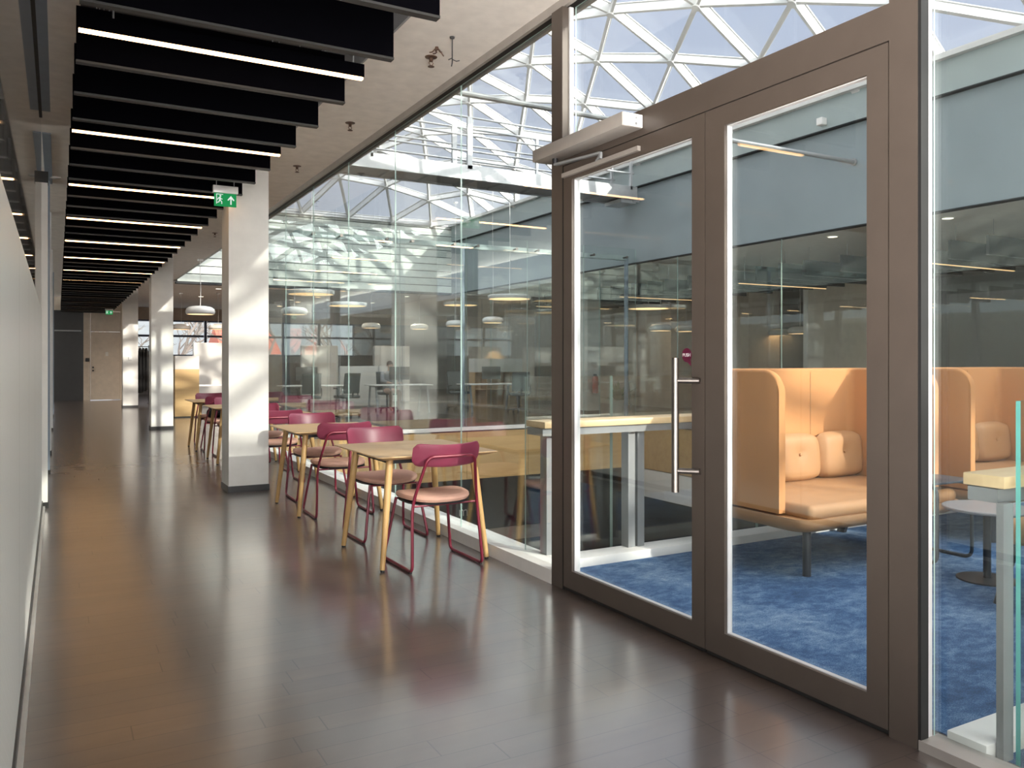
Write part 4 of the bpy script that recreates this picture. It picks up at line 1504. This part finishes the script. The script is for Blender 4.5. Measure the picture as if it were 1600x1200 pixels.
ob = empty('oak_cabinet', (2.70, 21.0, 0))
tag(ob, 'tall oak cabinet beside the second column with a white box on top', 'cabinet')
MB().box(-0.27, -0.2, 0.03, 0.27, 0.25, 1.15).build('body', 'oakpanel', ob, smooth=0)
MB().box(-0.25, -0.18, 0, 0.25, 0.23, 0.03).build('plinth', 'skirt', ob, smooth=0)
tag(MB().rbox(-0.27, -0.2, 0, 0.27, 0.25, 0.32, 0.005, 2).build('planter_box', 'screen', loc=(2.70, 21.0, 1.15)), 'white box standing on top of the oak cabinet', 'box')
SC = [(3.45, 5.3, 25.2, 1.88, 'tall pale screen with a slim post behind the oak cabinet'), (6.6, 7.75, 25.3, 1.83, 'tall pale screen left of the reflected column'), (8.85, 10.05, 25.0, 1.83, 'tall pale screen behind the seated person'),
      (7.1, 8.6, 23.0, 1.20, 'low pale screen in front of the seated person\'s neighbour')]
for x0, x1, y, hz, lab in SC:
    s = empty('partition_screen', ((x0 + x1) / 2, y, 0))
    tag(s, lab, 'screen', 'pale office screens')
    w = (x1 - x0) / 2
    MB().rbox(-w, -0.03, 0.04, w, 0.03, hz, 0.012, 2).build('panel', 'screen', s)
    MB().box(-w - 0.03, -0.04, 0, -w, 0.04, hz).box(w * 0.55, -0.034, 0.04, w * 0.55 + 0.02, -0.03, hz).build('post', 'steelgrey', s, smooth=0)
    for sx in (-1, 1):
        MB().box(sx * w * 0.8 - 0.03, -0.2, 0, sx * w * 0.8 + 0.03, 0.2, 0.04).build('foot', 'steelgrey', s, smooth=0)
sh = empty('shelf_unit', (11.45, 21.6, 0))
tag(sh, 'white shelf unit with a solid top and open bays near the beige wall', 'shelf')
m = MB().box(-0.8, -0.2, 1.02, 0.8, 0.2, 1.42).build('top_box', 'desk', sh, smooth=0)
m = MB()
for q in range(5):
    m.box(-0.8 + q * 0.385, -0.2, 0, -0.78 + q * 0.385, 0.2, 1.02)
m.box(-0.8, 0.18, 0, 0.8, 0.2, 1.02).box(-0.8, -0.2, 0, 0.8, 0.2, 0.03).box(-0.8, -0.2, 0.5, 0.8, 0.2, 0.52)
m.build('bays', 'oak', sh, smooth=0)
cr = empty('coat_stand', (2.36, 28.2, 0))
tag(cr, 'coat stand hung with black coats between the last two columns', 'coat stand')
MB().tube([(-0.16, 0, 0), (-0.16, 0, 1.85)], 0.012, 8).tube([(0.16, 0, 0), (0.16, 0, 1.85)], 0.012, 8).tube([(-0.16, 0, 1.80), (0.16, 0, 1.80)], 0.012, 8).bar((-0.16, -0.2, 0.01), (-0.16, 0.2, 0.01), 0.03, 0.02).bar((0.16, -0.2, 0.01), (0.16, 0.2, 0.01), 0.03, 0.02).build('frame', 'black', cr)
for q, x in enumerate((-0.09, 0.0, 0.09)):
    rings = []
    for zz, a, b in ((0.35 + 0.05 * q, 0.085, 0.16), (0.8, 0.08, 0.17), (1.3, 0.07, 0.19), (1.62, 0.06, 0.2), (1.70, 0.045, 0.12), (1.76, 0.03, 0.03)):
        rings.append([(x + a * math.cos(k * PI / 8) * (1 + 0.08 * math.sin(3 * k + q)), b * math.sin(k * PI / 8), zz) for k in range(16)])
    tag(MB().loft(rings).build('coat', 'coat', loc=(2.36, 28.2, 0)), 'black coat on the coat stand, %s of the three' % ('leftmost', 'middle one', 'rightmost')[q], 'coat', 'black coats')

# fire extinguisher on the column across the atrium
fe = empty('fire_extinguisher', (12.12, 17.40, 0.52))
tag(fe, 'red fire extinguisher at the foot of the white column beyond the far glass', 'extinguisher')
MB().lathe([(0.06, 0), (0.075, 0.02), (0.075, 0.36), (0.055, 0.42), (0.02, 0.44)], 20).build('cylinder', 'red', fe)
MB().box(-0.02, -0.05, 0.44, 0.02, 0.05, 0.49).tube(fillet([(0, 0.04, 0.47), (0.10, 0.03, 0.44), (0.11, 0.0, 0.2)], 0.05), 0.011, 8).build('valve_hose', 'black', fe)
MB().box(-0.03, 0.06, 0.1, 0.03, 0.10, 0.3).build('bracket', 'steelgrey', fe, smooth=0)

# potted plant
pp = empty('potted_plant', (11.75, 15.9, 0))
tag(pp, 'leafy plant in a pale pot beyond the corner of the far glass', 'plant')
MB().lathe([(0.13, 0), (0.19, 0.42), (0.17, 0.42), (0.16, 0.36), (0.001, 0.36)], 20).build('pot', 'pot', pp)
m = MB()
for q in range(46):
    a = random.uniform(0, 2 * PI)
    ln, el = random.uniform(0.35, 0.75), random.uniform(0.35, 1.35)
    pts = []
    for k in range(5):
        w = k / 4
        pts.append(Vector((math.cos(a) * ln * math.cos(el) * w, math.sin(a) * ln * math.cos(el) * w, 0.36 + ln * math.sin(el) * w - 0.22 * w * w * ln)))
    side = Vector((-math.sin(a), math.cos(a), 0))
    wd_ = [0.004, 0.03, 0.04, 0.028, 0.002]
    vs = []
    for p_, w_ in zip(pts, wd_):
        vs += [p_ - side * w_, p_ + Vector((0, 0, -0.006)), p_ + side * w_]
    fs = []
    for k in range(4):
        for c in range(2):
            i0 = k * 3 + c
            fs.append((i0, i0 + 1, i0 + 4, i0 + 3))
    m.add(vs, fs)
m.build('foliage', 'leaf', pp, smooth=80)

# spotlight washing the beige wall
sp_ = empty('spotlight', (13.4, 24.6, 2.35))
tag(sp_, 'small black spotlight washing the beige panelled wall', 'light')
MB().tube([(0, 0, 0), (0, 0.10, -0.12)], 0.045, 14).build('barrel', 'lampwhite', sp_)
MB().tube([(0, 0, 0.0), (0, 0, 1.16)], 0.008, 6).build('stem', 'lampwhite', sp_)
spl = bpy.data.lights.new('spot_lamp', 'SPOT')
spl.energy = 60
spl.color = (1, 0.62, 0.28)
spl.spot_size = 1.1
spl.spot_blend = 0.7
spl.shadow_soft_size = 0.04
slo = bpy.data.objects.new('spot_lamp', spl)
COL.objects.link(slo)
slo.location = (13.4, 24.72, 2.20)
slo.rotation_euler = Vector((0, 0.45, -0.9)).to_track_quat('-Z', 'Y').to_euler()

# ------------------------------------------------------------------ seated person behind the monitor
pe = empty('person', (7.80, 20.78, 0))
tag(pe, 'person with short brown hair and grey shirt sitting behind a monitor across the void', 'person')


def skin_mesh(name, verts, edges, radii, mat, parent, levels=2, root=0):
    me = bpy.data.meshes.new(name)
    me.from_pydata(verts, edges, [])
    o = bpy.data.objects.new(name, me)
    COL.objects.link(o)
    o.parent = parent
    sk = o.modifiers.new('skin', 'SKIN')
    sk.use_smooth_shade = True
    for i, r in enumerate(radii):
        d = me.skin_vertices[0].data[i]
        d.radius = r if isinstance(r, tuple) else (r, r)
        d.use_root = (i == root)
    ss = o.modifiers.new('sub', 'SUBSURF')
    ss.levels = ss.render_levels = levels
    me.materials.append(M[mat])
    return o


V, E, R = [], [], []


def sv(p, r, par=None):
    V.append(p)
    R.append(r)
    if par is not None:
        E.append((par, len(V) - 1))
    return len(V) - 1


pel = sv((0, 0.08, 0.56), (0.16, 0.11))
bel = sv((0, 0.06, 0.74), (0.14, 0.10), pel)
che = sv((0, 0.03, 0.95), (0.16, 0.11), bel)
nb = sv((0, 0.02, 1.07), (0.07, 0.065), che)
nk = sv((0, 0.0, 1.12), (0.052, 0.055), nb)
jaw = sv((0, -0.015, 1.18), (0.062, 0.075), nk)
hd_ = sv((0, 0.0, 1.25), (0.076, 0.095), jaw)
crn = sv((0, 0.005, 1.315), (0.055, 0.07), hd_)
for sx in (-1, 1):
    sh_ = sv((sx * 0.19, 0.03, 1.01), 0.062, che)
    el_ = sv((sx * 0.25, -0.08, 0.82), 0.045, sh_)
    wr_ = sv((sx * 0.15, -0.30, 0.775), 0.028, el_)
    pa_ = sv((sx * 0.13, -0.37, 0.775), (0.036, 0.016), wr_)
    for q in range(4):
        k1 = sv((sx * (0.10 + 0.019 * q), -0.42, 0.775), 0.0085, pa_)
        sv((sx * (0.10 + 0.019 * q), -0.455 - 0.006 * (q in (1, 2)), 0.765), 0.0075, k1)
    tb = sv((sx * 0.095, -0.375, 0.770), 0.009, wr_)
    sv((sx * 0.075, -0.405, 0.765), 0.008, tb)
    hp = sv((sx * 0.10, 0.02, 0.54), 0.085, pel)
    kn = sv((sx * 0.12, -0.38, 0.53), 0.06, hp)
    an = sv((sx * 0.12, -0.36, 0.10), 0.042, kn)
    sv((sx * 0.12, -0.50, 0.045), 0.036, an)
body = skin_mesh('body', V, E, R, 'skin', pe)
# clothes: shirt following the torso, hair cap, features
m = MB()
rings = []
for zz, a, b, y in ((0.50, 0.175, 0.13, 0.08), (0.62, 0.168, 0.125, 0.075), (0.78, 0.165, 0.12, 0.055), (0.92, 0.19, 0.13, 0.035), (1.0, 0.21, 0.115, 0.03), (1.05, 0.15, 0.09, 0.02), (1.08, 0.075, 0.072, 0.015)):
    rings.append([(a * math.cos(k * PI / 12), y + b * math.sin(k * PI / 12), zz) for k in range(24)])
m.loft(rings)
for sx in (-1, 1):
    m.tube([(sx * 0.16, 0.03, 1.01), (sx * 0.20, 0.025, 1.0), (sx * 0.25, -0.08, 0.82), (sx * 0.17, -0.26, 0.78)], [0.07, 0.075, 0.06, 0.045], 14)
m.build('shirt', 'shirt', pe, smooth=70)
m = MB()
rings = []
for q in range(8):
    e = q / 7 * PI / 2
    rr_ = math.cos(e)
    rings.append([(0.088 * rr_ * math.cos(k * PI / 10), 0.012 + 0.105 * rr_ * math.sin(k * PI / 10) + (0.0 if math.sin(k * PI / 10) > -0.3 else 0.012), 1.262 + 0.095 * math.sin(e) - (0.05 if math.sin(k * PI / 10) > 0 and q == 0 else 0)) for k in range(20)])
m.loft(rings)
m.build('hair', 'hair', pe, smooth=80)
m = MB()
for sx in (-1, 1):
    m.lathe([(0.012, -0.004), (0.006, 0.004)], 10, (sx * 0.03, -0.088, 1.245), axis='y')
m.build('eyes', 'black', pe)
m = MB()
m.tube([(0, -0.088, 1.245), (0, -0.112, 1.215), (0, -0.095, 1.208)], [0.008, 0.013, 0.008], 8)
for sx in (-1, 1):
    m.rbox(sx * 0.083 - 0.01, -0.01, 1.205, sx * 0.083 + 0.01, 0.02, 1.262, 0.008, 2)
m.build('nose_and_ears', 'skin', pe, smooth=70)
MB().rbox(-0.024, -0.093, 1.178, 0.024, -0.080, 1.190, 0.005, 2).build('mouth', 'red', pe)

# ------------------------------------------------------------------ the storey below
for i, (x, y, w, h, mk, nm, lab, cat) in enumerate((
        (3.6, 7.2, 0.5, 0.45, 'pot', 'planter', 'pale square planter on the floor below the bar counter', 'planter'),
        (5.2, 12.5, 1.4, 0.75, 'oak', 'reception_desk', 'oak reception desk on the floor below', 'desk'),
        (8.2, 13.5, 1.6, 0.75, 'slate', 'low_cabinet', 'dark low cabinet on the floor below', 'cabinet'))):
    o = empty(nm, (x, y, -3.8))
    tag(o, lab, cat)
    MB().rbox(-w / 2, -0.25, 0.04, w / 2, 0.25, h, 0.01, 2).build('body', mk, o)
    MB().box(-w / 2 + 0.02, -0.23, 0, w / 2 - 0.02, 0.23, 0.04).build('plinth', 'skirt', o, smooth=0)

sb = empty('sign_board', (9.1, 17.44, -2.85))
tag(sb, 'beige sign board with dark lettering on the dark wall of the storey below', 'sign')
MB().box(-0.6, 0, -0.16, 2.4, 0.05, 0.16).build('panel', 'beige', sb, smooth=0)
q = text_mesh('lettering', 'SA', 0.22, 'skirt', sb)
q.rotation_euler.x = PI / 2
q.location = (-0.1, -0.002, 0.02)
q = text_mesh('wall_lettering', 'm', 0.34, 'letter')
q.rotation_euler.x = PI / 2
q.location = (8.4, 17.49, -2.22)
tag(q, 'white letter on the dark wall above the beige sign board below', 'lettering')

# ------------------------------------------------------------------ outside the far windows
def bare_tree():
    m = MB()

    def branch(p, d, ln, r, lev):
        q = p + d * ln * 0.5 + Vector((random.uniform(-1, 1), random.uniform(-1, 1), 0.3)) * ln * 0.06
        e = q + (d + Vector((random.uniform(-.2, .2), random.uniform(-.2, .2), 0.1))).normalized() * ln * 0.5
        m.tube([p, q, e], [r, r * 0.85, r * 0.65], 6 if lev < 3 else 4)
        if lev >= 5:
            return
        for k in range(3 if lev < 3 else 2):
            a = random.uniform(0, 2 * PI)
            dd = (d * 0.75 + Vector((math.cos(a), math.sin(a), random.uniform(0.0, 0.5))) * 0.75).normalized()
            branch(e if k < 2 else q, dd, ln * random.uniform(0.62, 0.8), r * 0.6, lev + 1)
    branch(Vector((0, 0, 0)), Vector((0, 0, 1)), 2.2, 0.16, 0)
    return m


for i, (x, y, rz, lab) in enumerate(((5.4, 44, 0, 'bare tree outside the far windows, behind the oak cabinet'), (9.8, 46, 1.9, 'bare tree outside the far windows, behind the disc lamps'), (2.6, 47, 4.0, 'bare tree outside the far windows, behind the last columns'), (13.5, 45, 2.9, 'bare tree outside the far windows, behind the seated person'))):
    if i == 0:
        tp0 = bare_tree().build('bare_tree', 'bark', smooth=60)
        o = tp0
    else:
        o = copy_tree(tp0)
    o.location = (x, y, -1.0)
    o.rotation_euler.z = rz
    tag(o, lab, 'tree', 'bare trees outside')
ho = empty('house', (13.7, 72, -1.0))
tag(ho, 'pale house with a red roof beyond the bare trees', 'house')
MB().box(-2.1, -4, 0, 2.1, 4, 3.0).build('walls', 'facade', ho, smooth=0)
MB().prism([(-4.5, 2.9), (4.5, 2.9), (0, 5.2)], 'x', -2.3, 2.3).build('roof', 'roofred', ho, smooth=0)
for x in (-1.4, 1.4):
    MB().box(x - 0.5, -4.04, 1.5, x + 0.5, -3.98, 3.0).build('window', 'darkglass', ho, smooth=0)
